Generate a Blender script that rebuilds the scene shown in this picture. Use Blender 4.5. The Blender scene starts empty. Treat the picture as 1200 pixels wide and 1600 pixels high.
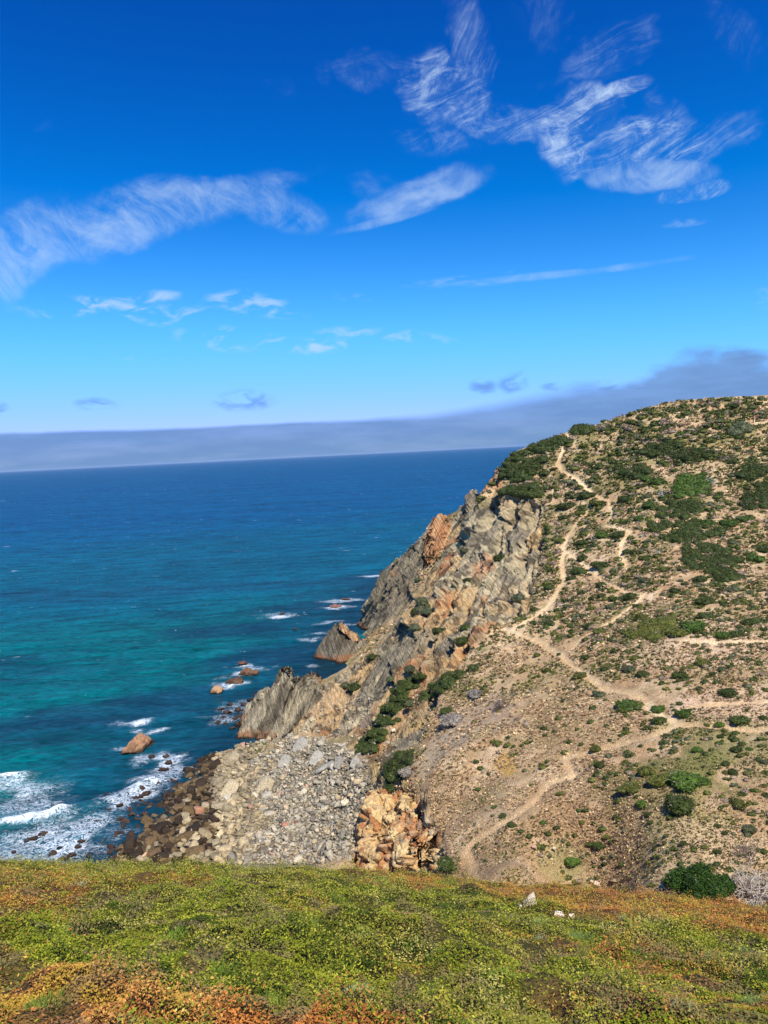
import bpy, bmesh, math, random
import numpy as np
from mathutils import Vector, Matrix
C = bpy.context.scene.collection
rng = np.random.default_rng(7); random.seed(7)
R = math.radians
# ------------------------------------------------------------------ camera
H = 55.0; EYE = 1.6
FPX = 1156.0; PITCH = R(4.6); ROLL = R(2.86)
Fv = np.array([0, math.cos(PITCH), -math.sin(PITCH)])
R0 = np.array([1, 0, 0.]); U0 = np.array([0, math.sin(PITCH), math.cos(PITCH)])
Rv = math.cos(ROLL)*R0 - math.sin(ROLL)*U0; Uv = math.sin(ROLL)*R0 + math.cos(ROLL)*U0
cam = bpy.data.cameras.new('camera'); co = bpy.data.objects.new('camera', cam); C.objects.link(co)
co.matrix_world = Matrix(((Rv[0], Uv[0], -Fv[0], 0), (Rv[1], Uv[1], -Fv[1], 0), (Rv[2], Uv[2], -Fv[2], H), (0, 0, 0, 1)))
cam.sensor_fit = 'VERTICAL'; cam.sensor_height = 36; cam.lens = 36*FPX/1600; cam.clip_start = 0.1; cam.clip_end = 200000
bpy.context.scene.camera = co
def rays(px, py):
    px = np.atleast_1d(np.asarray(px, float)); py = np.atleast_1d(np.asarray(py, float))
    d = Fv + np.outer((px-600)/FPX, Rv) + np.outer((800-py)/FPX, Uv)
    return d/d[:, 1:2]                       # y component = 1
def at(px, py, Y=None, z=None):
    d = rays(px, py)[0]
    t = Y if Y is not None else (z-H)/d[2]
    return np.array([0, 0, H]) + d*t
def to_px(P):
    P = np.asarray(P, float) - np.array([0, 0, H]); w = P@Fv
    return 600+FPX*(P@Rv)/w, 800-FPX*(P@Uv)/w
# ------------------------------------------------------------------ light
sc = bpy.context.scene
sc.view_settings.view_transform = 'Standard'; sc.view_settings.look = 'None'
EXPO = 0.3; sc.view_settings.exposure = EXPO; sc.view_settings.gamma = 1.0
SUN = Vector((0.22, -0.50, 0.80)).normalized()
sl = bpy.data.lights.new('sun', 'SUN'); so = bpy.data.objects.new('sun', sl); C.objects.link(so)
sl.energy = 4.8; sl.angle = R(0.5); sl.color = (1.0, 0.955, 0.88)
so.rotation_euler = SUN.to_track_quat('Z', 'Y').to_euler(); so.location = (0, 0, 200)
SUN_EL = math.asin(SUN.z); SUN_ROT = math.atan2(SUN.x, SUN.y)
def s2l(c):
    c = np.asarray(c, float)/255.0
    return np.where(c <= .04045, c/12.92, ((c+.055)/1.055)**2.4)
class NT:
    """tiny node helper"""
    def __init__(s, tree): s.t = tree; s.n = tree.nodes; s.l = tree.links; s.n.clear()
    def add(s, kind, **kw):
        n = s.n.new(kind)
        for k, v in kw.items(): setattr(n, k, v)
        return n
    def put(s, sock, v):
        if isinstance(v, bpy.types.NodeSocket): s.l.new(v, sock)
        else:
            if hasattr(sock.default_value, '__len__') and not hasattr(v, '__len__'): v = [v]*len(sock.default_value)
            if hasattr(v, '__len__') and len(sock.default_value) == 4 and len(v) == 3: v = (*v, 1)
            sock.default_value = v
    def m(s, op, a, b=None, c=None, clamp=False):
        n = s.add('ShaderNodeMath', operation=op, use_clamp=clamp); s.put(n.inputs[0], a)
        if b is not None: s.put(n.inputs[1], b)
        if c is not None: s.put(n.inputs[2], c)
        return n.outputs[0]
    def mix(s, f, a, b, blend='MIX'):
        n = s.add('ShaderNodeMix', data_type='RGBA', blend_type=blend); s.put(n.inputs[0], f); s.put(n.inputs[6], a); s.put(n.inputs[7], b); return n.outputs[2]
    def noise(s, vec, scale, detail=4, rough=.55, dist=0.0, lac=2.0, out=0):
        n = s.add('ShaderNodeTexNoise'); s.put(n.inputs['Vector'], vec); s.put(n.inputs['Scale'], scale)
        n.inputs['Detail'].default_value = detail; n.inputs['Roughness'].default_value = rough
        n.inputs['Distortion'].default_value = dist; n.inputs['Lacunarity'].default_value = lac; return n.outputs[out]
    def vor(s, vec, scale, feature='F1', out='Distance', rand=1.0):
        n = s.add('ShaderNodeTexVoronoi', feature=feature); s.put(n.inputs['Vector'], vec); s.put(n.inputs['Scale'], scale)
        n.inputs['Randomness'].default_value = rand; return n.outputs[out]
    def mapr(s, v, a, b, c=0.0, d=1.0, kind='SMOOTHSTEP'):
        n = s.add('ShaderNodeMapRange', interpolation_type=kind); s.put(n.inputs[0], v)
        for i, x in enumerate((a, b, c, d)): s.put(n.inputs[i+1], x)
        return n.outputs[0]
    def mapping(s, vec, rot=(0, 0, 0), scale=(1, 1, 1), loc=(0, 0, 0)):
        n = s.add('ShaderNodeMapping'); s.put(n.inputs['Vector'], vec); n.inputs['Rotation'].default_value = rot
        n.inputs['Scale'].default_value = scale; n.inputs['Location'].default_value = loc; return n.outputs[0]
    def comb(s, x, y, z=0.0):
        n = s.add('ShaderNodeCombineXYZ'); s.put(n.inputs[0], x); s.put(n.inputs[1], y); s.put(n.inputs[2], z); return n.outputs[0]
    def attr(s, name, out='Color'):
        n = s.add('ShaderNodeAttribute', attribute_name=name); return n.outputs[out]
    def bump(s, h, strength, dist, normal=None):
        n = s.add('ShaderNodeBump'); s.put(n.inputs['Height'], h); s.put(n.inputs['Strength'], strength)
        n.inputs['Distance'].default_value = dist
        if normal is not None: s.l.new(normal, n.inputs['Normal'])
        return n.outputs[0]
# ------------------------------------------------------------------ world: sky with cirrus, low fog bank over the sea
world = bpy.data.worlds.new('World'); sc.world = world; world.use_nodes = True
W = NT(world.node_tree)
SKY_STRENGTH = 0.115; KS = SKY_STRENGTH*2**EXPO
sky = W.add('ShaderNodeTexSky', sky_type='NISHITA'); sky.sun_disc = False
sky.sun_elevation = SUN_EL; sky.sun_rotation = SUN_ROT; sky.altitude = 50; sky.air_density = 1.0; sky.dust_density = 0.2; sky.ozone_density = 3.0
tc = W.add('ShaderNodeTexCoord'); sep = W.add('ShaderNodeSeparateXYZ'); W.l.new(tc.outputs['Generated'], sep.inputs[0])
el = W.m('ARCSINE', sep.outputs[2]); az = W.m('ARCTAN2', sep.outputs[0], sep.outputs[1])
AE = W.comb(az, el)
sr = W.add('ShaderNodeSeparateColor'); W.l.new(sky.outputs[0], sr.inputs[0])
cr = W.m('MAXIMUM', W.m('MULTIPLY', W.m('SUBTRACT', W.m('MULTIPLY', sr.outputs[0], .42*.115), .074), 1.75/KS), 0.001/KS)
cg = W.m('MULTIPLY', W.m('POWER', W.m('MULTIPLY', sr.outputs[1], .80*.115), 2.05), 3.85)
cg = W.m('DIVIDE', W.m('DIVIDE', cg, W.m('POWER', W.m('ADD', 1.0, W.m('POWER', W.m('DIVIDE', cg, .67), 4.0)), .25)), KS)
cb = W.m('MULTIPLY', W.m('POWER', W.m('MULTIPLY', sr.outputs[2], 1.06*.115), 1.45), 1.82/KS)
cc_ = W.add('ShaderNodeCombineColor'); W.l.new(cr, cc_.inputs[0]); W.l.new(cg, cc_.inputs[1]); W.l.new(cb, cc_.inputs[2]); base = cc_.outputs[0]
def azel(px, py):
    d = rays(px, py)[0]; return math.atan2(d[0], d[1]), math.atan2(d[2], math.hypot(d[0], d[1]))
def streak(angle, sx, sy, scale, detail=7, rough=.6, dist=0.6, loc=(0, 0, 0)):
    v = W.mapping(AE, rot=(0, 0, R(-angle))); v = W.mapping(v, scale=(sx, sy, 1), loc=loc)
    return W.noise(v, scale, detail, rough, dist)
wv = W.add('ShaderNodeVectorMath', operation='SUBTRACT'); W.l.new(W.noise(AE, 5.0, 3, .5, out=1), wv.inputs[0]); wv.inputs[1].default_value = (.5, .5, .5)
wv2 = W.add('ShaderNodeVectorMath', operation='MULTIPLY_ADD'); W.l.new(wv.outputs[0], wv2.inputs[0]); wv2.inputs[1].default_value = (.085, .085, 0); W.l.new(AE, wv2.inputs[2]); AE0 = AE; AE = wv2.outputs[0]
iso = W.noise(W.mapping(AE, loc=(1.3, 4.1, 0)), 16.0, 10, .68, .8)
def blend(f, k): return W.m('ADD', W.m('MULTIPLY', f, k), W.m('MULTIPLY', iso, 1-k))
fields = {
 'down': blend(streak(-30, 1.0, 3.6, 6.5, 12, .70, .5), .68),
 'up':   blend(streak(17, 1.0, 4.0, 12.0, 12, .76, .9), .66),
 'long': blend(streak(12, 1.0, 5.0, 4.0, 8, .55, .4), .8),
 'wisp': blend(streak(62, 1.0, 4.0, 11.0, 12, .76, .9), .68),
 'puff': streak(3, 1.0, 2.6, 22.0, dist=.4, rough=.6),
}
AE = AE0
soften = W.noise(W.mapping(AE, rot=(0, 0, R(-15)), scale=(1, 1.8, 1), loc=(2, 9, 0)), 9.0, 8, .62, .6)
warp = W.noise(AE, 7.0, 4, .6, out=0); warp2 = W.noise(W.mapping(AE, loc=(3, 7, 0)), 7.0, 4, .6)
# px, py, half length, half width, angle, strength, field, warp
CL = [(210, 335, 330, 62, 12, .62, 'down', .25), (20, 395, 150, 70, 40, .62, 'down', .25), (430, 325, 110, 42, -20, .5, 'down', .25),
 (655, 308, 130, 34, 20, .62, 'long', .45), (600, 345, 120, 10, 14, .5, 'long', .1), (600, 300, 70, 40, -20, .3, 'down', .6),
 (735, 60, 110, 48, -68, .5, 'wisp', .5), (705, 145, 105, 60, -25, .85, 'up', .6), (770, 185, 120, 42, -10, .7, 'up', .6),
 (900, 215, 90, 80, 60, 1.0, 'up', .6), (1000, 235, 150, 58, 8, .85, 'up', .5), (1020, 275, 130, 28, 4, .75, 'long', .35),
 (965, 140, 70, 16, 16, 1.0, 'up', .35), (960, 92, 150, 40, 16, .34, 'up', 1.0), (1085, 300, 70, 20, 14, .85, 'up', .4),
 (585, 108, 100, 46, 10, .34, 'up', 1.1), (660, 215, 95, 36, -10, .34, 'up', 1.0), (1060, 190, 120, 44, -22, .42, 'up', 1.0), (1150, 190, 60, 40, 20, .36, 'up', 1.1),
 (870, 30, 80, 44, -20, .2, 'wisp', 1.0), (1160, 60, 120, 60, -50, .3, 'wisp', .6),
 (430, 130, 50, 26, -40, .18, 'wisp', .5), (55, 220, 60, 20, 50, .18, 'wisp', .5), (160, 195, 70, 14, 24, .14, 'long', .5),
 (860, 430, 270, 9, 6, .42, 'long', .05), (760, 437, 130, 11, 5, .35, 'puff', .08),
 (130, 478, 110, 20, 2, .85, 'puff', .4), (230, 492, 50, 16, -18, .85, 'puff', .4), (240, 462, 60, 12, 0, .7, 'puff', .4), (300, 488, 80, 18, 0, .5, 'puff', .4),
 (400, 480, 80, 20, -10, .7, 'puff', .4), (360, 530, 90, 20, -4, .7, 'puff', .4), (480, 540, 90, 14, 0, .75, 'puff', .4), (540, 520, 60, 10, 0, .55, 'puff', .4), (640, 525, 70, 12, -6, .6, 'puff', .4),
 (190, 555, 22, 7, -14, .4, 'puff', .4), (1060, 350, 40, 8, 4, .25, 'puff', .4), (545, 465, 50, 8, 0, .25, 'puff', .4), (1195, 465, 20, 20, 40, .5, 'puff', .4)]
def patch(px, py, L, Wd, ang, warpamt, soft=1.0):
    a0, e0 = azel(px, py); h = 4.0
    ax, ex = azel(px+h, py); ay, ey = azel(px, py-h)
    J = np.array([[(ax-a0)/h, (ay-a0)/h], [(ex-e0)/h, (ey-e0)/h]]); Ji = np.linalg.inv(J)
    c, s_ = math.cos(R(ang)), math.sin(R(ang))
    M = np.diag([1/L, 1/Wd])@np.array([[c, s_], [-s_, c]])@Ji
    da = W.m('SUBTRACT', az, a0); de = W.m('SUBTRACT', el, e0)
    u = W.m('MULTIPLY_ADD', de, M[0, 1], W.m('MULTIPLY', da, M[0, 0])); v = W.m('MULTIPLY_ADD', de, M[1, 1], W.m('MULTIPLY', da, M[1, 0]))
    v = W.m('MULTIPLY_ADD', W.m('SUBTRACT', warp, .5), warpamt*4, v); u = W.m('MULTIPLY_ADD', W.m('SUBTRACT', warp2, .5), warpamt*3, u)
    r2 = W.m('MULTIPLY_ADD', u, u, W.m('MULTIPLY', v, v))
    return W.mapr(r2, 1.25*soft, 0.0)
tot = {}
for (px, py, L, Wd, ang, st, fd, wa) in CL:
    p = W.m('MULTIPLY', patch(px, py, L, Wd, ang, wa), st)
    tot[fd] = p if fd not in tot else W.m('MAXIMUM', tot[fd], p)
cloud = None
for fd, p in tot.items():
    if fd == 'puff': d = W.m('MULTIPLY', W.mapr(fields[fd], .45, .66), p)
    else:
        lo, hi, veil = {'down': (.38, .68, .42), 'up': (.45, .68, .10), 'long': (.36, .68, .35), 'wisp': (.44, .70, .10)}[fd]
        er = W.mapr(W.m('ADD', W.m('MULTIPLY', W.m('SUBTRACT', soften, .5), 2.6), W.m('MULTIPLY', p, 1.9)), .25, 1.05)
        d = W.m('MULTIPLY', W.m('MULTIPLY', p, er), W.m('MULTIPLY_ADD', W.mapr(fields[fd], lo, hi), 1.15-veil, W.m('MULTIPLY', W.mapr(iso, .34, .62), veil)))
    cloud = d if cloud is None else W.m('MAXIMUM', cloud, d)
cloud = W.m('MULTIPLY', cloud, 1.0, clamp=True)
CW = [x/KS for x in s2l((196, 222, 255))]
col = W.mix(W.m('MULTIPLY', cloud, .92), base, CW)
# fog bank on the horizon, higher and lumpier to the right
topn = W.noise(W.mapping(AE, scale=(1, 2, 1)), 9.0, 6, .55)
hgt = W.m('MULTIPLY_ADD', W.mapr(az, R(2), R(21)), R(1.7), R(2.55))
hgt = W.m('MULTIPLY_ADD', W.m('SUBTRACT', topn, .5), W.m('MULTIPLY_ADD', W.mapr(az, R(12), R(22)), R(5.5), R(0.45)), hgt)
hgt = W.m('MULTIPLY_ADD', W.mapr(W.m('ABSOLUTE', W.m('SUBTRACT', az, R(24))), R(6), 0.0), R(1.5), hgt)
soft = W.m('MULTIPLY_ADD', W.mapr(az, R(-6), R(14)), R(.6), R(.16))
edge = W.mapr(W.m('SUBTRACT', el, hgt), soft, W.m('MULTIPLY', soft, -1.0))
fogn = W.noise(W.mapping(AE, scale=(1, 6, 1)), 7.0, 7, .6)
fogc = W.mix(W.mapr(W.m('DIVIDE', el, hgt), 0.0, 1.0), [x/KS for x in s2l((116, 153, 198))], [x/KS for x in s2l((118, 155, 208))])
fogc = W.mix(W.mapr(fogn, .35, .65, 0, .35), fogc, [x/KS for x in s2l((96, 140, 205))])
col = W.mix(W.m('MULTIPLY', edge, W.mapr(fogn, .3, .6, .80, .95)), col, fogc)
# small grey cloudlets above the bank
for (px, py, L, Wd) in ((378, 625, 46, 14), (752, 603, 24, 12), (800, 598, 24, 14), (150, 632, 34, 8), (1, 637, 16, 8), (945, 602, 18, 7), (870, 604, 30, 6)):
    p = W.m('MULTIPLY', patch(px, py, L*1.1, Wd*1.3, 2, .5), W.mapr(fields['puff'], .38, .62, 0, .8))
    col = W.mix(p, col, [x/KS for x in s2l((105, 150, 215))])
bg = W.add('ShaderNodeBackground'); W.l.new(col, bg.inputs[0]); bg.inputs[1].default_value = SKY_STRENGTH
wo = W.add('ShaderNodeOutputWorld'); W.l.new(bg.outputs[0], wo.inputs[0])
# ------------------------------------------------------------------ numeric helpers
def hash3(i, j, k, seed=0):
    h = (i.astype(np.int64)*374761393 + j.astype(np.int64)*668265263 + k.astype(np.int64)*2147483647 + seed*974634777) & 0xffffffff
    h = ((h ^ (h >> 13))*1274126177) & 0xffffffff; h = (h ^ (h >> 16)) & 0xffffffff
    h = (h*2246822519) & 0xffffffff; h ^= (h >> 15)
    return h/4294967295.0
def vnoise(P, seed=0):
    F_ = np.floor(P); f = P-F_; f = f*f*(3-2*f); i, j, k = F_[:, 0], F_[:, 1], F_[:, 2]; r = 0
    for a in (0, 1):
        for b in (0, 1):
            for c in (0, 1):
                w = (f[:, 0] if a else 1-f[:, 0])*(f[:, 1] if b else 1-f[:, 1])*(f[:, 2] if c else 1-f[:, 2])
                r = r + w*hash3(i+a, j+b, k+c, seed)
    return r
def fbm(P, scale, oct=4, seed=0, gain=.5):
    r = 0; a = 1; t = 0; P = np.asarray(P, float)/scale
    for o in range(oct):
        r = r+a*vnoise(P, seed+o*13); t += a; a *= gain; P = P*2.03+17.1
    return r/t
def sstep(x, a, b):
    t = np.clip((x-a)/(b-a), 0, 1); return t*t*(3-2*t)
def lerp(a, b, t):
    t = np.asarray(t)[:, None]; return a*(1-t)+b*t
def inpoly(X, Y, poly):
    ins = np.zeros(X.shape, bool); n = len(poly)
    for i in range(n):
        x1, y1 = poly[i]; x2, y2 = poly[(i+1) % n]
        if y1 == y2: continue
        ins ^= ((y1 > Y) != (y2 > Y)) & (X < (x2-x1)*(Y-y1)/(y2-y1)+x1)
    return ins
def dist_poly(X, Y, pts):
    d = np.full(X.shape, 1e9)
    for (x1, y1), (x2, y2) in zip(pts[:-1], pts[1:]):
        dx, dy = x2-x1, y2-y1; L = dx*dx+dy*dy+1e-9
        t = np.clip(((X-x1)*dx+(Y-y1)*dy)/L, 0, 1)
        d = np.minimum(d, np.hypot(X-x1-t*dx, Y-y1-t*dy))
    return d
def mesh_np(name, V, faces, cols=None, extra=None, smooth=False, loops=None):
    """faces: (n,k) int array"""
    me = bpy.data.meshes.new(name); V = np.asarray(V, np.float32); F_ = np.asarray(faces, np.int32); n, k = F_.shape
    me.vertices.add(len(V)); me.vertices.foreach_set('co', V.ravel())
    me.loops.add(n*k); me.loops.foreach_set('vertex_index', F_.ravel())
    me.polygons.add(n); me.polygons.foreach_set('loop_start', np.arange(0, n*k, k, dtype=np.int32))
    me.polygons.foreach_set('loop_total', np.full(n, k, np.int32))
    if smooth: me.polygons.foreach_set('use_smooth', np.ones(n, bool))
    me.update(calc_edges=True)
    if cols is not None:
        a = me.color_attributes.new('Col', 'FLOAT_COLOR', 'POINT'); c4 = np.ones((len(V), 4), np.float32); c4[:, :3] = cols
        a.data.foreach_set('color', c4.ravel())
    for nm, arr in (extra or {}).items():
        a = me.attributes.new(nm, 'FLOAT', 'POINT'); a.data.foreach_set('value', np.asarray(arr, np.float32))
    return me
def link(name, me, mat=None, parent=None):
    o = bpy.data.objects.new(name, me); C.objects.link(o)
    if mat is not None and not me.materials: me.materials.append(mat)
    if parent: o.parent = parent
    return o
def tag(o, label=None, cat=None, group=None, kind=None):
    if label: o['label'] = label
    if cat: o['category'] = cat
    if group: o['group'] = group
    if kind: o['kind'] = kind
    return o
# ------------------------------------------------------------------ terrain shape
def near_h(x, y):                       # the headland the viewer stands on
    y = np.asarray(y, float); x = np.asarray(x, float)
    return H-(EYE+.374*y+.12*x+.07*x*x/(np.abs(y)+2)+.00816*y*y)
ctl = []
def cp(px, py, Y=None, z=None): ctl.append(at(px, py, Y, z))
for px, rows in {
  1200: [(1400, 48), (1300, 53), (1200, 60), (1100, 71), (1050, 78), (1000, 87), (900, 110), (800, 138), (700, 166), (632, 186)],
  1000: [(1400, 52), (1300, 58), (1200, 66), (1100, 78), (1000, 96), (900, 120), (800, 150), (700, 180), (645, 196)],
  850: [(1400, 56), (1300, 63), (1200, 73), (1100, 88), (1000, 110), (900, 141), (800, 173), (740, 190), (696, 201)],
  740: [(1380, 60), (1300, 68), (1200, 80), (1100, 98), (1000, 122), (920, 152), (850, 178), (790, 196)]}.items():
    for py, Y in rows: cp(px, py, Y)
for px, py, Y in [(680, 1340, 70), (660, 1250, 82), (672, 1150, 97), (690, 1080, 109), (700, 1000, 130), (690, 900, 176),
   (575, 945, 232), (605, 888, 230), (648, 850, 225), (674, 828, 219), (698, 842, 214), (712, 852, 208), (722, 800, 215), (745, 782, 212), (768, 758, 209), (792, 716, 206),
   (890, 676, 203), (940, 662, 203), (1060, 630, 196), (1130, 624, 192), (622, 1272, 89), (645, 1320, 80), (600, 1375, 80), (650, 1385, 75)]:
    cp(px, py, Y)
for px, py, z in [(400, 1300, 1.6), (500, 1300, 3.2), (540, 1250, 5), (560, 1180, 7.5), (480, 1200, 3), (430, 1170, 1.3), (600, 1150, 11), (640, 1080, 16), (600, 1060, 10.5), (560, 1060, 7),
   (520, 1062, 3), (480, 1078, .8), (640, 1000, 17), (665, 950, 22), (622, 975, 11), (596, 990, 4.5), (545, 1020, 1.2), (570, 1022, 4.0), (562, 978, -.5), (571, 996, -2.2), (300, 1300, .9), (280, 1340, .9), (400, 1340, 1.8), (500, 1345, 3.8), (545, 1345, 6.5), (575, 1280, 8.0),
   (340, 1230, .9), (330, 1188, -.1), (290, 1215, -.1), (250, 1270, -.1), (215, 1310, -.1), (190, 1345, -.1), (400, 1168, .1), (350, 1170, -.8), (310, 1185, -1), (265, 1205, -1), (225, 1260, -1), (185, 1310, -1), (160, 1345, -1),
   (300, 1150, -5), (200, 1200, -5), (120, 1280, -5), (350, 1110, -5), (420, 1060, -6), (470, 1055, -3), (470, 1000, -8), (530, 1048, -1.2), (500, 1045, -2), (540, 960, -8), (440, 1085, .3), (420, 1120, .5), (40, 1340, -6), (330, 950, -12), (100, 1100, -12), (552, 985, -2.5)]:
    cp(px, py, z=z)
ctl += [np.array(q, float) for q in [(5, 252, -3), (20, 262, -3), (-12, 250, -8), (38, 262, -2), (52, 258, 18), (60, 240, 45), (90, 260, 55), (130, 270, 57), (170, 260, 56), (200, 180, 62), (190, 130, 48), (160, 90, 38), (130, 60, 32), (90, 34, 32),
   (100, 290, 40), (60, 300, 0), (20, 300, -10), (-60, 300, -14), (160, 300, 50), (-120, 200, -14), (-120, 120, -12), (-110, 60, -8), (-100, 40, -4), (-80, 70, -5), (-60, 80, -4), (-40, 80, -.5), (-20, 84, 1.5), (0, 84, 4.5)]]
for x in (-60, -45, -30, -15, 0, 12, 24): ctl.append(np.array([x, 28, float(near_h(x, 28))]))
for x in (-60, -45, -30, -15, 0): ctl.append(np.array([x, 44, max(near_h(x, 44)-1, 9)])); ctl.append(np.array([x, 62, max(11+x*.2, 1)]))
ctl.append(np.array([13, 42, near_h(13, 42)])); ctl.append(np.array([13, 56, 15.]))
ctl = np.array(ctl); CC = 3.0
def phi(dx, dy): return np.sqrt(dx*dx+dy*dy+CC*CC)
A = phi(ctl[:, None, 0]-ctl[None, :, 0], ctl[:, None, 1]-ctl[None, :, 1]); n = len(ctl)
Ab = np.zeros((n+3, n+3)); Ab[:n, :n] = A+np.eye(n)*.0; Pm = np.c_[np.ones(n), ctl[:, :2]]; Ab[:n, n:] = Pm; Ab[n:, :n] = Pm.T
sol = np.linalg.solve(Ab, np.r_[ctl[:, 2], 0, 0, 0])
def base_z(x, y):
    x = np.asarray(x, float).ravel(); y = np.asarray(y, float).ravel(); out = sol[n]+sol[n+1]*x+sol[n+2]*y
    for k in range(n): out += sol[k]*phi(x-ctl[k, 0], y-ctl[k, 1])
    return out
X0, X1, Y0, Y1, ST = -62.0, 150.0, 27.0, 262.0, 0.36
gx = np.arange(X0, X1, ST); gy = np.arange(Y0, Y1, ST); NX, NY = len(gx), len(gy)
GX, GY = np.meshgrid(gx, gy); GZ = base_z(GX, GY).reshape(GX.shape)
def samp(Z, x, y):
    u = np.clip((x-X0)/ST, 0, NX-1.001); v = np.clip((y-Y0)/ST, 0, NY-1.001); i = u.astype(int); j = v.astype(int); a = u-i; b = v-j
    return (Z[j, i]*(1-a)+Z[j, i+1]*a)*(1-b)+(Z[j+1, i]*(1-a)+Z[j+1, i+1]*a)*b
def cast(px, py, Z=None, sea=True):
    Z = GZ if Z is None else Z
    d = rays(px, py); t = np.full(len(d), Y0+.5); done = np.zeros(len(d), bool); hit = np.zeros(len(d), bool)
    for k in range(640):
        P = np.array([0, 0, H])+d*t[:, None]; under = (P[:, 2] < samp(Z, P[:, 0], P[:, 1])) & (P[:, 0] > X0) & (P[:, 0] < X1)
        hit |= under & ~done; done |= under | (t > Y1-2); t = np.where(done, t, t+.2+t*.0016)
    lo = t-.25-t*.0018; hi = t.copy()
    for k in range(7):
        md = (lo+hi)/2; P = np.array([0, 0, H])+d*md[:, None]; un = P[:, 2] < samp(Z, P[:, 0], P[:, 1]); hi = np.where(un, md, hi); lo = np.where(un, lo, md)
    return np.array([0, 0, H])+d*hi[:, None], hit
def cast1(px, py):
    P, h = cast([px], [py]); return P[0] if h[0] else None
def world_poly(pts):
    out = []
    for p in pts:
        q = cast1(*p)
        if q is not None: out.append((q[0], q[1]))
    return out
def pline(pts, step=12):
    out = []
    for (a, b), (c, d) in zip(pts[:-1], pts[1:]):
        k = max(1, int(math.hypot(c-a, d-b)/step)); out += [(a+(c-a)*i/k, b+(d-b)*i/k) for i in range(k)]
    return out+[pts[-1]]
TRAILS = [([(888, 677), (880, 703), (872, 723), (880, 737), (900, 750), (927, 770), (950, 782)], .55),
 ([(787, 982), (826, 996), (850, 1003), (883, 1027), (900, 1043), (927, 1063), (950, 1078), (987, 1085), (1010, 1095), (1020, 1110), (1040, 1123), (1063, 1135), (1100, 1137), (1150, 1139), (1199, 1142)], .50),
 ([(1058, 1137), (1047, 1142), (1013, 1155), (973, 1163), (940, 1170), (910, 1177), (883, 1183), (890, 1197), (897, 1207), (877, 1213), (853, 1220), (840, 1237), (830, 1253), (800, 1277), (760, 1300), (735, 1318), (728, 1330), (740, 1355), (752, 1372)], .36),
 ([(888, 840), (880, 857), (897, 873), (927, 890), (947, 907), (980, 923), (1013, 930), (987, 947), (960, 967), (933, 983), (905, 998), (895, 1012)], .40),
 ([(927, 770), (915, 800), (900, 822), (888, 840)], .3), ([(950, 782), (957, 803), (947, 823)], .3),
 ([(1075, 1004), (1130, 1005), (1199, 1002)], .55), ([(1088, 1106), (1140, 1100), (1199, 1097)], .45),
 ([(947, 823), (987, 833), (973, 850), (970, 867), (983, 887)], .45),
 ([(800, 985), (835, 962), (862, 935), (882, 905), (878, 880), (882, 858)], .55)]
trails = [(world_poly(pline(p)), w) for p, w in TRAILS]
POLY = {k: world_poly(pline(v)) for k, v in {
  'beach': [(170, 1346), (215, 1290), (260, 1230), (320, 1180), (380, 1165), (430, 1150), (500, 1150), (560, 1165), (585, 1200), (575, 1235), (560, 1290), (556, 1346)],
  'cliffA': [(553, 980), (600, 885), (676, 815), (722, 772), (790, 715), (790, 770), (850, 785), (850, 850), (838, 900), (810, 960), (765, 1000), (720, 1035), (690, 1070), (655, 1150), (625, 1205), (590, 1230), (560, 1165), (500, 1150), (440, 1150), (440, 1095), (520, 1062)],
  'outcrop': [(548, 1346), (560, 1290), (575, 1235), (605, 1225), (640, 1235), (665, 1275), (690, 1305), (690, 1350), (640, 1372), (590, 1366)],
}.items()}
P2 = np.c_[GX.ravel(), GY.ravel()]
def soft_poly(name, w, nz):
    poly = POLY[name]; ins = inpoly(P2[:, 0], P2[:, 1], poly); d = dist_poly(P2[:, 0], P2[:, 1], poly+[poly[0]])
    sd = np.where(ins, d, -d)+nz; return sstep(sd, -w, w)
P3 = np.c_[P2, GZ.ravel()]
n1 = fbm(P3, 7, 4, 3)
gyz, gxz = np.gradient(GZ, ST, ST); slope = np.hypot(gyz, gxz).ravel()
rockA = soft_poly('cliffA', 1.2, (n1-.5)*6); outc = soft_poly('outcrop', .8, (n1-.5)*3); beach = soft_poly('beach', 1.5, (n1-.5)*5)
rockA = np.maximum(rockA, sstep(slope, .95, 1.3)*(P2[:, 0] < 42)*(P2[:, 1] > 150))
NS = np.array([-.83, .12, .545]); NS /= np.linalg.norm(NS)          # bedding normal: beds lean up to the right
TS = np.array([.545, .0, .83]); TS /= np.linalg.norm(TS)
def strata(P, seed=0, s1=2.6, s2=.75, ns=NS, ts=TS):
    """blocky, bedded relief; returns metres"""
    w = (fbm(P, 11, 3, 21+seed)-.5)*2.6+(fbm(P, 2.2, 2, 31+seed)-.5)*.22
    a = P@ns+w; b = P@ts; c = P[:, 1]
    z0 = np.zeros(len(P)); out = 0
    for sc_, amp, asp in ((s1*2.3, 1.7, 5.0), (s1, 1.1, 6.0), (s1*.45, .55, 7.0), (s2*.8, .26, 6.0)):
        u = a/sc_; i = np.floor(u); fr = u-i
        b2 = b+(fbm(P, sc_*1.5, 2, seed+51)-.5)*sc_*.9
        jj = np.floor(b2/(sc_*asp)+hash3(i, z0, z0, seed+5)*7); kk = np.floor(c/(sc_*asp*.55)+hash3(i, jj, z0, seed+7)*5)
        fj = b2/(sc_*asp)+hash3(i, z0, z0, seed+5)*7-jj; gj = np.minimum(fj, 1-fj)*sc_*asp
        o = hash3(i, jj, kk, seed+9); o = o*o*1.2
        gro = np.minimum(fr, 1-fr)*sc_
        out = out+amp*(o-.4)-amp*.6*np.exp(-(gro/(.09*sc_+.07))**2)-amp*.16*np.exp(-(gj/(.08*sc_+.06))**2)
    return out+(fbm(P, 1.2, 3, 41+seed)-.5)*.6
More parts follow.
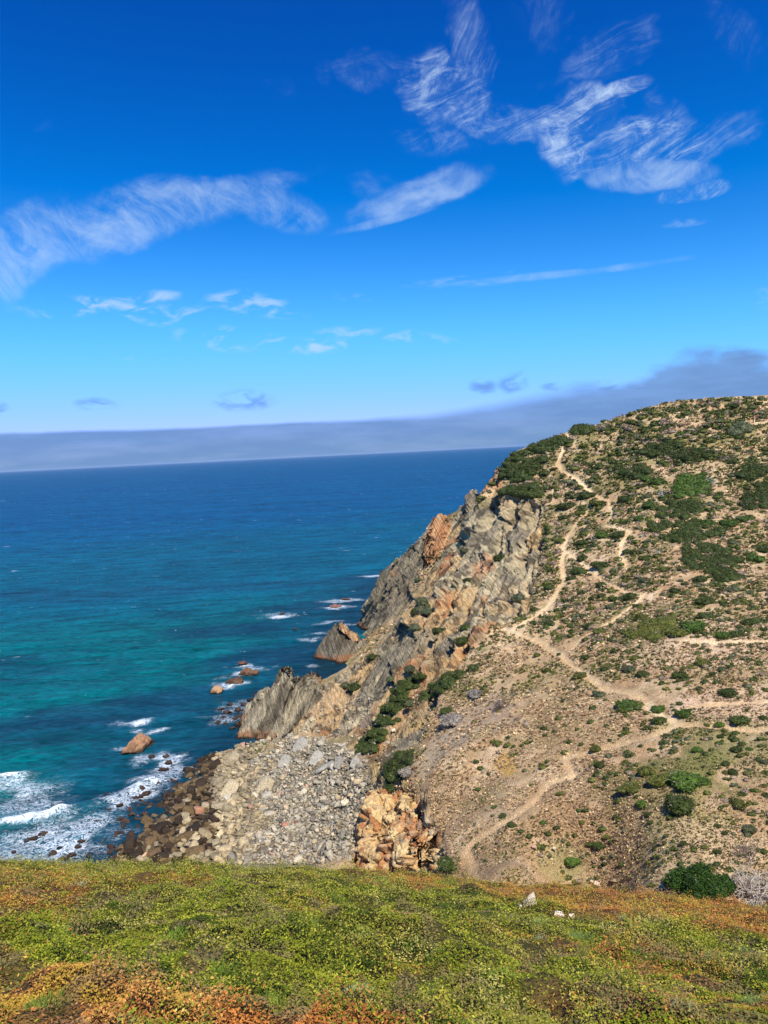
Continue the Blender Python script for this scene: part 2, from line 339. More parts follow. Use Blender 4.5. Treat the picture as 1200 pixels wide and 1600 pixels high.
def cells(P, sc_, seed):
    Q = P/sc_; I = np.floor(Q); best = np.full(len(P), 9.); sec = np.full(len(P), 9.); idv = np.zeros(len(P))
    for dx in (-1, 0, 1):
        for dy in (-1, 0, 1):
            for dz in (-1, 0, 1):
                i, j, k = I[:, 0]+dx, I[:, 1]+dy, I[:, 2]+dz
                q = np.c_[i+hash3(i, j, k, seed), j+hash3(i, j, k, seed+1), k+hash3(i, j, k, seed+2)]
                d = np.linalg.norm(Q-q, axis=1); h_ = hash3(i, j, k, seed+3); nb = d < best
                sec = np.where(nb, best, np.minimum(sec, d)); idv = np.where(nb, h_, idv); best = np.where(nb, d, best)
    return best, sec, idv
def L(*c): return s2l(c)
soil = L(216, 182, 136); soil2 = L(194, 156, 112); dry = L(184, 156, 114); brown = L(150, 120, 86); pale = L(234, 204, 160); grn = L(104, 108, 46); dgrn = L(52, 66, 24)
grey = L(140, 128, 104); dark = L(88, 78, 62); tan = L(206, 168, 114); rust = L(188, 122, 76); cream = L(206, 186, 144)
HB = [(1035, 1222, 70, L(114, 120, 52), .75, 1.6), (965, 1225, 45, L(140, 134, 72), .7, 1.5), (1050, 1250, 50, L(178, 158, 98), .6, 1.5), (1140, 1150, 60, L(132, 130, 74), .6, 2), (1020, 985, 60, L(108, 102, 50), .7, 1.6),
   (880, 1345, 40, L(146, 144, 92), .6, 1.2), (870, 1150, 60, L(176, 146, 102), .5, 1.5), (960, 1290, 90, L(160, 126, 86), .5, 1.5), (1040, 1300, 60, L(180, 166, 112), .5, 1.3), (785, 1195, 24, L(214, 168, 82), .7, 1),
   (800, 985, 60, L(226, 192, 146), .8, 1.5), (900, 860, 50, L(226, 190, 144), .8, 1), (1013, 932, 16, L(240, 206, 164), 1, 1.3), (1100, 1003, 60, L(222, 188, 150), .8, 2.4), (1150, 1100, 50, L(224, 190, 154), .8, 2),
   (1100, 1340, 50, L(222, 190, 146), .6, 1.5), (700, 1180, 60, L(200, 178, 144), .6, 1), (830, 1040, 70, L(200, 168, 122), .5, 1.5), (760, 1110, 60, L(176, 156, 132), .5, 1.2), (1130, 760, 90, L(180, 156, 114), .3, 1.5)]
RB = [(620, 930, 46, grey*.85, 1, 1), (650, 895, 28, grey*.85, .9, 1), (640, 1010, 40, grey, .8, 1), (590, 980, 25, grey*.9, .8, 1), (682, 850, 22, L(204, 146, 98), 1, 1), (712, 885, 15, L(214, 170, 114), .9, 1), (752, 880, 22, L(206, 138, 94), .7, .8), (775, 750, 15, L(212, 146, 92), 1, 1),
   (745, 790, 16, grey, .8, 1), (725, 775, 12, grey, .8, 1), (800, 800, 34, cream*.9, .8, 1), (770, 950, 34, L(224, 186, 128), .8, 1), (800, 920, 30, L(214, 186, 140), .7, 1), (655, 972, 15, L(224, 174, 120), 1, 1), (560, 1130, 22, L(224, 174, 120), .9, .8),
   (520, 1090, 34, L(214, 180, 134), .9, 1.4), (700, 960, 22, grey, .8, .8), (640, 1090, 20, dark*1.2, .6, .6), (590, 1215, 26, L(224, 186, 122), .9, .7), (625, 1180, 16, L(224, 184, 112), .9, .7), (655, 1140, 15, L(206, 194, 170), .9, .6), (635, 1185, 11, L(170, 162, 144), .8, .5),
   (570, 1120, 18, L(122, 116, 104), .9, .7), (540, 1270, 26, L(222, 172, 126), .7, .8), (600, 1100, 16, tan, .7, 1), (690, 1030, 26, tan, .7, 1), (730, 1000, 20, tan, .6, 1)]
def _res(B): return [(cast1(b[0], b[1]), b) for b in B if cast1(b[0], b[1]) is not None]
HBr, RBr = _res(HB), _res(RB)
OCW = cast1(665, 1285); ALG = cast1(402, 1172)
# recesses: shaded clefts under jutting beds, (px, py, length px, width px)
CLEFT = [(cast1(a_, b_), l_*.17, w_*.17, d_) for a_, b_, l_, w_, d_ in [(714, 850, 30, 10, 3.4), (757, 805, 30, 10, 3.4), (798, 808, 16, 9, 3.2), (825, 808, 24, 8, 3.0), (742, 842, 16, 6, 2.2), (738, 890, 26, 6, 1.6), (757, 775, 18, 6, 1.8), (690, 945, 30, 5, 1.5), (628, 905, 24, 4, 1.3), (812, 860, 20, 5, 1.5), (720, 1020, 18, 5, 1.6), (640, 985, 24, 4, 1.2), (708, 905, 24, 4, 1.4), (770, 860, 20, 5, 1.4), (600, 940, 26, 3.5, 1.0), (667, 1000, 30, 4, 1.5), (605, 1075, 24, 4, 1.2), (690, 870, 14, 5, 1.6)] if cast1(a_, b_) is not None]
def surface(P3, rockA, outc, beach, tdist):
    """final position offset and albedo of terrain points"""
    rock = np.maximum(rockA, outc); N_ = len(P3)
    n1 = fbm(P3, 7, 4, 3); n2 = fbm(P3, 2.5, 3, 5)
    e = .3; 
    disp = np.zeros(N_); mk = rockA > .01; q = P3[mk]; st_ = strata(q)
    for c_, ln, wd, dp in CLEFT:
        dv = q-c_; u = dv@TS/ln; v = (dv@NS+(fbm(q, 1.5, 2, 9)-.5)*1.6)/wd; w_ = (dv[:, 1]*.12)/wd; r2 = u*u+v*v+w_*w_; st_ = st_-dp*np.clip(1.3-r2, 0, 1)**.5*(r2 < 1.3)
    disp[mk] = st_*rockA[mk]
    m = outc > .01; Pm_ = P3[m]; Pq = Pm_+(np.c_[fbm(Pm_, 2, 2, 61), fbm(Pm_, 2, 2, 62), fbm(Pm_, 2, 2, 63)]-.5)*1.6
    blk = np.zeros(N_); b1, s1_, id1 = cells(Pq, 1.9, 71); b2, s2_, id2 = cells(Pq, .75, 81)
    blk[m] = (id1-.5)*1.7-.9*np.exp(-((s1_-b1)/.10)**2)+(id2-.5)*.6-.35*np.exp(-((s2_-b2)/.12)**2)+(fbm(Pm_, .5, 2, 66)-.5)*.2
    disp = disp*(1-outc)+blk*outc
    soilrel = (fbm(P3, 3.5, 4, 91)-.5)*.8+(fbm(P3, .9, 2, 95)-.5)*.26+(fbm(P3, 16, 2, 99)-.5)*1.4
    disp += (1-rock)*((1-beach)*soilrel+beach*((fbm(P3, 1.3, 3, 97)-.5)*1.2+(fbm(P3, 4.5, 2, 98)-.5)*1.6))
    disp -= .18*sstep(-tdist, -.6, .2)
    fine = fbm(P3, .8, 2, 103); fine2 = fbm(P3, 1.9, 3, 107)
    def bw_(q, b, nz):
        r = b[2]*q[1]/FPX; d = np.sqrt(((P3[:, 0]-q[0])/b[5])**2+((P3[:, 1]-q[1])*.6)**2+((P3[:, 2]-q[2]))**2)/r
        return sstep(d+(n2-.5)*2*nz+(n1-.5)*nz, 1.15, .65)*b[4]
    near_ = sstep(P3[:, 1], 105, 80)
    hc = lerp(soil, soil2, sstep(n1, .35, .65)); hc = lerp(hc, pale, sstep(n2, .5, .7)*.7)
    hc = lerp(hc, dry, sstep(fine2, .42, .6)*.6); hc = lerp(hc, brown, sstep(fine, .45, .62)*(.3+.1*near_)); hc = lerp(hc, grn, sstep(fbm(P3, 5, 4, 111)+.05*sstep(P3[:, 1], 120, 160), .54, .64)*.55*(1-.5*near_))
    for q, b in HBr: hc = lerp(hc, b[3], bw_(q, b, .9))
    bw = P3@NS+(fbm(P3, 11, 3, 21)-.5)*2.6
    band = fbm(np.c_[bw*1.0, P3@TS*.16, P3[:, 1]*.14], 1.7, 4, 121); band2 = fbm(np.c_[bw, P3@TS*.2, P3[:, 1]*.15], .5, 3, 125); big = fbm(np.c_[bw*1.0, P3@TS*.4, P3[:, 1]*.3], 5.0, 4, 129)
    rc = lerp(grey, cream, sstep(band, .44, .58)*.85); rc = lerp(rc, tan, sstep(big, .44, .53)*.85*sstep(P3[:, 1]-P3[:, 0]*.8, 215, 195)); rc = lerp(rc, rust, sstep(big*.6+band*.4, .55, .62)*.8)
    for q, b in RBr: rc = lerp(rc, b[3]*np.ones(3), bw_(q, b, .9)*.9)
    rc = lerp(rc, dark*.8, sstep(band2, .54, .64)*.7); rc = lerp(rc, cream, sstep(band2, .44, .34)*.35)
    oc = lerp(L(222, 170, 110), L(238, 206, 148), sstep(n1, .4, .6)); oc = lerp(oc, L(202, 122, 70), sstep(fbm(P3, 1.6, 3, 131), .53, .62)*.9); oc = lerp(oc, L(170, 144, 112), sstep(n2, .58, .68)*.5)
    oc = lerp(oc, L(240, 224, 190), bw_(OCW, (0, 0, 30, 0, 1, 1), .5)*.75)
    rc = lerp(rc, oc, outc)
    bc = lerp(L(140, 128, 104), L(104, 96, 78), sstep(fine2, .4, .6)); bc = lerp(bc, L(162, 146, 114), sstep(fine, .5, .62)*.6)
    bc = lerp(bc, L(92, 104, 36), bw_(ALG, (0, 0, 16, 0, 1, 1), .8)*.9)
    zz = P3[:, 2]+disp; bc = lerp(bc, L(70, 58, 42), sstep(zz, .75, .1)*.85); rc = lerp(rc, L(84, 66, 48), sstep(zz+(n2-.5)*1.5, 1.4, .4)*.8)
    allc = lerp(hc, rc, rock); allc = lerp(allc, bc, beach*(1-rock))
    pathc = lerp(L(240, 210, 160), L(222, 186, 136), sstep(n1, .4, .6)); pathc = lerp(pathc, L(220, 180, 130), sstep(P3[:, 1], 76, 62)*.8)
    allc = lerp(allc, pathc, sstep(-tdist, -.25, .12)*.95)
    return disp, allc, np.maximum(rock, beach*.4)
tdist = np.full(len(P3), 99.); onpath = np.zeros(len(P3), bool); tn = (fbm(P3, 1.5, 2, 15)-.5)*.5
for pts, w in trails:
    dd = dist_poly(P2[:, 0], P2[:, 1], pts)-w*.74-tn*.6; tdist = np.minimum(tdist, dd); onpath |= dd < .12
rock = np.maximum(rockA, outc)
def pushdir(gn, rockm):              # rock juts out more sideways than up, so beds overhang a little
    h = gn.copy(); h[:, 2] *= (1-.55*rockm); return h/np.linalg.norm(h, axis=1)[:, None]
gn = np.c_[-gxz.ravel(), -gyz.ravel(), np.ones(NX*NY)]; gn /= np.linalg.norm(gn, axis=1)[:, None]
disp, allc, rough_rock = surface(P3, rockA, outc, beach, tdist)
V = P3+pushdir(gn, rock)*disp[:, None]
# ------------------------------------------------------------------ materials
def new_mat(name):
    m_ = bpy.data.materials.new(name); m_.use_nodes = True; return m_, NT(m_.node_tree)
def finish(N, col_, rough, nrm=None, spec=.3, trans=None):
    b = N.add('ShaderNodeBsdfPrincipled'); N.put(b.inputs['Base Color'], col_); N.put(b.inputs['Roughness'], rough); b.inputs['Specular IOR Level'].default_value = spec
    if nrm is not None: N.l.new(nrm, b.inputs['Normal'])
    o = N.add('ShaderNodeOutputMaterial'); N.l.new(b.outputs[0], o.inputs[0]); return b
def world_rot(N, scale=(1, 1, 1)):
    g = N.add('ShaderNodeNewGeometry'); return N.mapping(N.mapping(g.outputs['Position'], rot=(0, R(-33), 0)), scale=scale)
m_ter, N = new_mat('earth_and_rock')
g = N.add('ShaderNodeNewGeometry'); pos = g.outputs['Position']; rk = N.attr('rock', 'Fac')
na = N.noise(pos, 1.8, 5, .7); nb = N.noise(pos, 7.0, 4, .7)
sp = N.mapping(N.mapping(pos, rot=(0, R(33), 0)), scale=(1, .12, .10)); ns_ = N.noise(sp, 3.2, 7, .72, .2); nf = N.noise(sp, 9.0, 3, .7)
spk = N.mapr(nb, .3, .72, .55, 1.45, 'LINEAR'); spr = N.mapr(ns_, .36, .62, .42, 1.38, 'LINEAR')
fac = N.m('MULTIPLY', N.mapr(na, .3, .7, .8, 1.2, 'LINEAR'), N.m('ADD', N.m('MULTIPLY', spk, N.m('SUBTRACT', 1.0, rk)), N.m('MULTIPLY', spr, rk)))
colr = N.add('ShaderNodeVectorMath', operation='SCALE'); N.l.new(N.attr('Col'), colr.inputs[0]); N.l.new(fac, colr.inputs['Scale'])
hgt_ = N.m('ADD', N.m('MULTIPLY', nb, .5), N.m('MULTIPLY', rk, N.m('ADD', N.m('MULTIPLY', ns_, 1.6), N.m('MULTIPLY', nf, .7))))
finish(N, colr.outputs[0], .95, N.bump(hgt_, .9, .5), .15)
def simple_vc(name, rough=.8, nscale=6, amp=(.7, 1.3), bump=0.0, spec=.2):
    m_, N = new_mat(name); g = N.add('ShaderNodeNewGeometry'); nn = N.noise(g.outputs['Position'], nscale, 4, .6)
    oi = N.add('ShaderNodeObjectInfo'); f = N.m('MULTIPLY', N.mapr(nn, .3, .7, amp[0], amp[1], 'LINEAR'), N.mapr(oi.outputs['Random'], 0, 1, .8, 1.2, 'LINEAR'))
    v = N.add('ShaderNodeVectorMath', operation='SCALE'); N.l.new(N.attr('Col'), v.inputs[0]); N.l.new(f, v.inputs['Scale'])
    finish(N, v.outputs[0], rough, N.bump(nn, bump, .2) if bump else None, spec); return m_
m_leaf = simple_vc('scrub_leaves', .65, 1.2, (.75, 1.25), spec=.3)
m_ground_leaf = simple_vc('succulent_leaves', .7, 2.0, (.7, 1.25), spec=.1)
m_rock = simple_vc('boulder_stone', .9, 3.5, (.6, 1.35), .7)
m_wood = simple_vc('bleached_wood', .85, 9, (.8, 1.15))
m_str, N = new_mat('bedded_stone')
g = N.add('ShaderNodeNewGeometry'); pos = g.outputs['Position']
sp = N.mapping(N.mapping(pos, rot=(0, R(24), 0)), scale=(1, .05, .03)); ns_ = N.noise(sp, 3.4, 7, .75, .12); nb = N.noise(pos, 2.5, 4, .65)
colr = N.add('ShaderNodeVectorMath', operation='SCALE'); N.l.new(N.attr('Col'), colr.inputs[0]); N.l.new(N.m('MULTIPLY', N.mapr(ns_, .38, .6, .32, 1.35, 'LINEAR'), N.mapr(nb, .3, .7, .8, 1.2, 'LINEAR')), colr.inputs['Scale'])
finish(N, colr.outputs[0], .95, N.bump(N.m('ADD', ns_, N.m('MULTIPLY', nb, .3)), 1.0, .7), .15)
# ------------------------------------------------------------------ terrain meshes, split into hill / cliff / shore / footpath
idx = np.arange(NX*NY).reshape(NY, NX)
Fq = np.stack([idx[:-1, :-1], idx[:-1, 1:], idx[1:, 1:], idx[1:, :-1]], -1).reshape(-1, 4)
keep = V[Fq, 2].max(1) > -1.5; Fq = Fq[keep]
fm = lambda a: a[Fq].mean(1)
cat_path = onpath[Fq].mean(1) > .6; cat_beach = (fm(beach) > .5) & (fm(rock) < .5) & ~cat_path; cat_rock = (fm(rock) >= .5) & ~cat_path
cat_hill = ~(cat_path | cat_beach | cat_rock)
for nm, sel in (('hillside', cat_hill), ('rocky_shore', cat_beach), ('footpath', cat_path)):
    f = Fq[sel]; u, inv = np.unique(f, return_inverse=True); f = inv.reshape(-1, 4)
    me = mesh_np(nm, V[u], f, allc[u], {'rock': rough_rock[u]}, smooth=(nm != 'cliff'))
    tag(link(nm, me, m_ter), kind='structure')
VZ = (P3[:, 2]+disp/np.clip(gn[:, 2], .5, 1)*np.where(disp > 0, 1, .8)).reshape(NY, NX)
# the cliff again at three times the resolution, one cell wider than its hole
cm = np.zeros((NY-1)*(NX-1), bool); cm[np.where(keep)[0][cat_rock]] = True; cm = cm.reshape(NY-1, NX-1); c2 = cm.copy()
c2[1:] |= cm[:-1]; c2[:-1] |= cm[1:]; c2[:, 1:] |= cm[:, :-1]; c2[:, :-1] |= cm[:, 1:]
SUB = 3; jj, ii = np.where(c2); key = []
for a in range(SUB+1):
    for b in range(SUB+1): key.append((jj*SUB+a)*(NX*SUB)+ii*SUB+b)
key = np.stack(key, 1).reshape(len(jj), SUB+1, SUB+1); uk, inv = np.unique(key, return_inverse=True); inv = inv.reshape(key.shape)
FXx = X0+(uk % (NX*SUB))*ST/SUB; FYy = Y0+(uk//(NX*SUB))*ST/SUB
eps = .15; z_ = base_z(FXx, FYy); zx = (base_z(FXx+eps, FYy)-z_)/eps; zy = (base_z(FXx, FYy+eps)-z_)/eps; PF = np.c_[FXx, FYy, z_]
gr = lambda a: samp(a.reshape(NY, NX), FXx, FYy)
gf = np.c_[-zx, -zy, np.ones(len(z_))]; gf /= np.linalg.norm(gf, axis=1)[:, None]; ra, oa, ba, ta = gr(rockA), gr(outc), gr(beach), gr(tdist)
dF, cF, rF = surface(PF, ra, oa, ba, ta); VF = PF+pushdir(gf, np.maximum(ra, oa))*dF[:, None]
quads = np.concatenate([np.stack([inv[:, a, b], inv[:, a, b+1], inv[:, a+1, b+1], inv[:, a+1, b]], -1) for a in range(SUB) for b in range(SUB)])
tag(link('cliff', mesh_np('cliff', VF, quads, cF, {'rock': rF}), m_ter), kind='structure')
# coarse land beyond the detailed part
ex = np.r_[np.arange(148, 420, 6.)]; ey = np.arange(-40, 420, 6.)
EX, EY = np.meshgrid(ex, ey); EZ = base_z(EX, EY).reshape(EX.shape); EZ = np.clip(EZ, -5, 66)-.0
ii = np.arange(EX.size).reshape(EX.shape); Fe = np.stack([ii[:-1, :-1], ii[:-1, 1:], ii[1:, 1:], ii[1:, :-1]], -1).reshape(-1, 4)
Ve = np.c_[EX.ravel(), EY.ravel(), EZ.ravel()-.6]; ce = np.tile(L(140, 120, 84), (len(Ve), 1))
tag(link('inland_hill', mesh_np('inland_hill', Ve, Fe, ce, {'rock': np.zeros(len(Ve))}, True), m_ter), kind='structure')
ex = np.arange(20, 150.1, 5.); ey = np.arange(260, 420, 6.)
EX, EY = np.meshgrid(ex, ey); EZ = np.minimum(base_z(EX, EY).reshape(EX.shape), 55-(EY-260)*.3); ii = np.arange(EX.size).reshape(EX.shape)
Fe = np.stack([ii[:-1, :-1], ii[:-1, 1:], ii[1:, 1:], ii[1:, :-1]], -1).reshape(-1, 4); Ve = np.c_[EX.ravel(), EY.ravel(), EZ.ravel()-.3]
tag(link('far_hill', mesh_np('far_hill', Ve, Fe, np.tile(L(140, 120, 84), (len(Ve), 1)), {'rock': np.zeros(len(Ve))}, True), m_ter), kind='structure')
# ------------------------------------------------------------------ sea rocks, stacks and fins (hulls of real depth with bedded relief)
def hull_mesh(pts, edge):
    bm = bmesh.new()
    for p in pts: bm.verts.new(p)
    bmesh.ops.convex_hull(bm, input=bm.verts[:])
    for v in [v for v in bm.verts if not v.link_faces]: bm.verts.remove(v)
    bmesh.ops.triangulate(bm, faces=bm.faces[:])
    for _ in range(9):
        le = [e for e in bm.edges if e.calc_length() > edge]
        if not le: break
        bmesh.ops.subdivide_edges(bm, edges=le, cuts=1, use_grid_fill=False); bmesh.ops.triangulate(bm, faces=[f for f in bm.faces if len(f.verts) > 3])
    bm.normal_update(); Vv = np.array([v.co[:] for v in bm.verts]); Nn = np.array([v.normal[:] for v in bm.verts]); Ff = np.array([[v.index for v in f.verts] for f in bm.faces] if not bm.verts.index_update() else 0)
    bm.free(); return Vv, Nn, Ff
NS2 = np.array([-.915, .1, .39]); NS2 /= np.linalg.norm(NS2); TS2 = np.array([.40, 0, .915])
def crag(pts, edge=.4, amp=.55, seed=0, c1=grey, c2=cream, c3=dark, ns=NS2, ts=TS2, s1=1.6, s2=.5, rustlow=True):
    Vv, Nn, Ff = hull_mesh([tuple(p) for p in pts], edge)
    Vn = Vv+Nn*(strata(Vv, seed, s1, s2, ns, ts)*amp)[:, None]
    a = Vv@ns+(fbm(Vv, 9, 3, 21+seed)-.5)*3
    bd = fbm(np.c_[a, Vv@ts*.08, Vv[:, 1]*.1], .9, 4, seed+3)
    cc = lerp(c1, c2, sstep(bd, .48, .64)*.6); cc = lerp(cc, c3, sstep(bd, .46, .34)*.7)
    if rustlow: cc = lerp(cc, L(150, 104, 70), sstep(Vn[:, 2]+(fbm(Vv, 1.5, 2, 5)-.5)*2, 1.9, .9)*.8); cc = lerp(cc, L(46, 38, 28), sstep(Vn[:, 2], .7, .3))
    return Vn, Ff, cc
def crag_obj(name, pts, mat=None, parent=None, **k):
    Vn, Ff, cc = crag(pts, **k)
    if parent is not None: Vn = Vn-np.array(parent.location)
    return link(name, mesh_np(name, Vn, Ff, cc, {'rock': np.ones(len(Vn))}), mat or m_str, parent)
def empty(name, loc):
    o = bpy.data.objects.new(name, None); C.objects.link(o); o.location = loc; o.empty_display_size = .3; return o
# near fin: pyramid of leaning beds
B = at(365, 1155, z=0)
fin = [at(360, 1158, z=-1), at(405, 1168, z=-1), at(445, 1150, z=2.2), at(500, 1125, Y=148), at(505, 1092, Y=153), at(468, 1072, Y=156), at(450, 1058, Y=154), at(440, 1058, Y=153), at(418, 1078, Y=152), at(385, 1110, z=2.5)+np.array([0, 4, 0]), at(365, 1135, z=-1)+np.array([0, 6, 0]), at(470, 1075, z=-1)+np.array([4, 12, 0]), at(455, 1062, Y=157)]
t = empty('rock_fin', at(420, 1150, z=0))
crag_obj('slab_base', fin, parent=t, edge=.25, amp=.6, seed=3, c1=L(152, 140, 114), c2=L(196, 180, 146))
crag_obj('slab_peak', [at(418, 1085, Y=152), at(437, 1042, Y=153.5), at(447, 1038, Y=154), at(458, 1043, Y=154), at(463, 1066, Y=152.5), at(450, 1095, Y=150), at(425, 1100, Y=150), at(450, 1044, Y=157), at(455, 1090, Y=157), at(430, 1080, Y=157)], parent=t, edge=.22, amp=.5, seed=4, c1=L(150, 138, 116), c2=L(200, 186, 154), rustlow=False)
tag(t, 'tall grey pyramid of leaning slab beds rising between boulder beach and sea', 'rock formation')
# sea stack with orange top
b0 = at(530, 1035, z=0); st = empty('sea_stack', b0)
crag_obj('grey_base', [at(488, 1035, z=-1), at(530, 1044, z=-1), at(572, 1030, z=0), at(592, 1020, Y=196), at(560, 1000, Y=199), at(535, 975, Y=200), at(525, 974, Y=200), at(500, 1010, z=3), at(495, 1020, z=-1)+np.array([0, 10, 0]), at(560, 1010, z=-1)+np.array([0, 10, 0])], parent=st, edge=.4, amp=.45, seed=5, c1=L(120, 110, 92), c2=L(160, 146, 118))
crag_obj('orange_cap', [at(526, 974, Y=198.5), at(534, 971, Y=199), at(560, 995, Y=198), at(562, 1003, Y=197.5), at(553, 1003, Y=196.5), at(530, 984, Y=197.4), at(536, 976, Y=203), at(560, 1002, Y=203)], parent=st, edge=.35, amp=.3, seed=6, c1=L(190, 148, 106), c2=L(206, 172, 128), c3=L(150, 114, 82), rustlow=False)
tag(st, 'pointed grey sea stack with a bright orange top beside the dark tide pool', 'sea stack')
# crags along the cliff crest: all one cliff, so they belong to it as structure
def blocky(pts, edge, seed):
    Vv, Nn, Ff = hull_mesh([tuple(p) for p in pts], edge); Q = Vv+(np.c_[fbm(Vv, 2, 2, 61), fbm(Vv, 2, 2, 62), fbm(Vv, 2, 2, 63)]-.5)*1.3
    Q = Q@np.array([[.86, 0, .5], [0, 1, 0], [-.5, 0, .86]])*np.array([1, 1, .62])
    b1, s1_, id1 = cells(Q, 2.0, 71); b2, s2_, id2 = cells(Q, .8, 81); b3, s3_, id3 = cells(Q, 4.2, 91)
    d = (id3-.5)*1.3-1.0*np.exp(-((s3_-b3)/.06)**2)+(id1-.5)*1.0-.85*np.exp(-((s1_-b1)/.06)**2)*(id2 > .2)+(id2-.5)*.22-.2*np.exp(-((s2_-b2)/.10)**2)+(fbm(Vv, .5, 3, 66)-.5)*.12
    Vn = Vv+Nn*d[:, None]; oc = lerp(L(196, 154, 98), L(222, 192, 136), (id1)); oc = lerp(oc, L(176, 114, 70), sstep(fbm(Vv, 1.8, 3, 131+seed), .53, .62)*.8); oc = lerp(oc, L(172, 146, 112), sstep(fbm(Vv, 1.1, 2, 5), .55, .66)*.6)
    return Vn, Ff, oc
oc_e = empty('orange_outcrop', at(625, 1378, Y=76))
for k_, pts in enumerate([[at(554, 1385, Y=83), at(566, 1300, Y=86), at(572, 1250, Y=90), at(600, 1228, Y=92), at(622, 1245, Y=90), at(630, 1300, Y=82), at(625, 1385, Y=77), at(575, 1290, Y=94), at(615, 1250, Y=97), at(600, 1385, Y=92)],
  [at(590, 1390, Y=79), at(606, 1300, Y=82), at(628, 1240, Y=87), at(652, 1262, Y=84), at(660, 1310, Y=77), at(662, 1390, Y=72), at(640, 1262, Y=93), at(640, 1390, Y=88)],
  [at(640, 1390, Y=74), at(645, 1300, Y=78), at(662, 1278, Y=80), at(690, 1308, Y=76), at(694, 1350, Y=72), at(694, 1390, Y=70), at(670, 1290, Y=88), at(690, 1390, Y=84)]]):
    Vn, Ff, cc = blocky(pts, .2, k_); link('rock_mass', mesh_np('rock_mass', Vn-np.array(oc_e.location), Ff, cc), m_rock, oc_e)
tag(oc_e, 'blocky cracked orange and cream rock outcrop right above the near grass edge', 'rock outcrop')
CR = [('ridge_crag', [at(660, 850, Y=216), at(675, 806, Y=219), (at(688, 804, Y=219)), at(704, 822, Y=216), at(702, 870, Y=210), at(680, 885, Y=208), at(662, 880, Y=210), at(690, 830, Y=226), at(670, 860, Y=226)], L(196, 142, 98), L(210, 172, 126), L(136, 104, 80), 11, 'jagged orange peak with a dark cleft on the cliff crest'),
 ('ridge_crag', [at(722, 795, Y=212), at(733, 764, Y=215), at(742, 764, Y=215), at(755, 775, Y=211), at(752, 800, Y=207), at(730, 815, Y=207), at(725, 800, Y=222), at(745, 780, Y=222)], L(140, 128, 108), L(180, 160, 126), L(96, 84, 68), 12, 'grey brown crag stepping up the crest between orange peak and green top'),
 ('ridge_crag', [at(757, 770, Y=208), at(772, 734, Y=211), at(784, 728, Y=211), at(783, 752, Y=207), at(768, 785, Y=204), at(775, 745, Y=217)], L(218, 154, 100), L(226, 188, 138), L(150, 116, 88), 13, 'rusty orange crag just below the green cliff top'),
 ('flank_slab', [at(558, 985, z=-1), at(580, 930, Y=229), at(612, 880, Y=228), at(655, 848, Y=222), at(668, 880, Y=212), at(650, 930, Y=208), at(615, 985, Y=210), at(592, 985, z=2), at(600, 900, Y=240), at(570, 960, Y=240), at(560, 985, z=-2)+np.array([2, 10, 0])], L(134, 122, 98), L(166, 148, 114), L(86, 76, 60), 14, 'great grey wall of leaning slabs at the seaward foot of the cliff')]
for nm, pts, c1, c2, c3, sd, lb in CR:
    if nm == 'tilted_slab': pts = [np.array([0, 0, H])+(p-np.array([0, 0, H]))*.982 for p in pts]
    o = crag_obj(nm, pts, edge=.28, amp=.22 if nm == 'tilted_slab' else .8, seed=sd, c1=c1, c2=c2, c3=c3, rustlow=(nm == 'flank_slab'), ns=NS, ts=TS); tag(o, lb, 'rock formation')
def searock(px, py, w, h, c, label, group=None, sunk=.4, lean=0.0, seed=0, detail=.18, z=0.0, cat='rock', nm='sea_rock'):
    q = at(px, py+h/2, z=z); s_ = q[1]/FPX; rx = w/2*s_*1.18; rz = h*s_*.66; r_ = np.random.default_rng(seed+int(px*7+py))
    pts = []
    for k in range(26):
        a = r_.uniform(0, 2*math.pi); e = r_.uniform(-.4, 1); ce = math.sqrt(max(0, 1-max(e, 0)**2))
        pts.append((rx*ce*math.cos(a)*r_.uniform(.8, 1.05), rx*.75*ce*math.sin(a)*r_.uniform(.8, 1.05), rz*e*r_.uniform(.85, 1.1)+lean*rx*ce*math.cos(a)))
    if w > 40: pts = [(x*.8+.55*y, y*2.0, z_*.62) for x, y, z_ in pts]
    Vv, Nn, Ff = hull_mesh(pts, max(detail, rx/14))
    P_ = Vv+q; Vn = Vv+Nn*(((fbm(P_, rx*.6, 4, seed)-.5)*rx*.35)+strata(P_, seed, max(.5, rx*.3), .3)*min(.22, rx*.1))[:, None]
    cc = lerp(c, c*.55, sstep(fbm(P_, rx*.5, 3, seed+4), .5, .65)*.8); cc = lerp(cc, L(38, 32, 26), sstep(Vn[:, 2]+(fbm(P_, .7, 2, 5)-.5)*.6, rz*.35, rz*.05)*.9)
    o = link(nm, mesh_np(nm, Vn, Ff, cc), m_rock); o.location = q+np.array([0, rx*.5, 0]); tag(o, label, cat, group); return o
ORG = L(194, 152, 110); BRN = L(134, 92, 68); DRK = L(72, 54, 44)
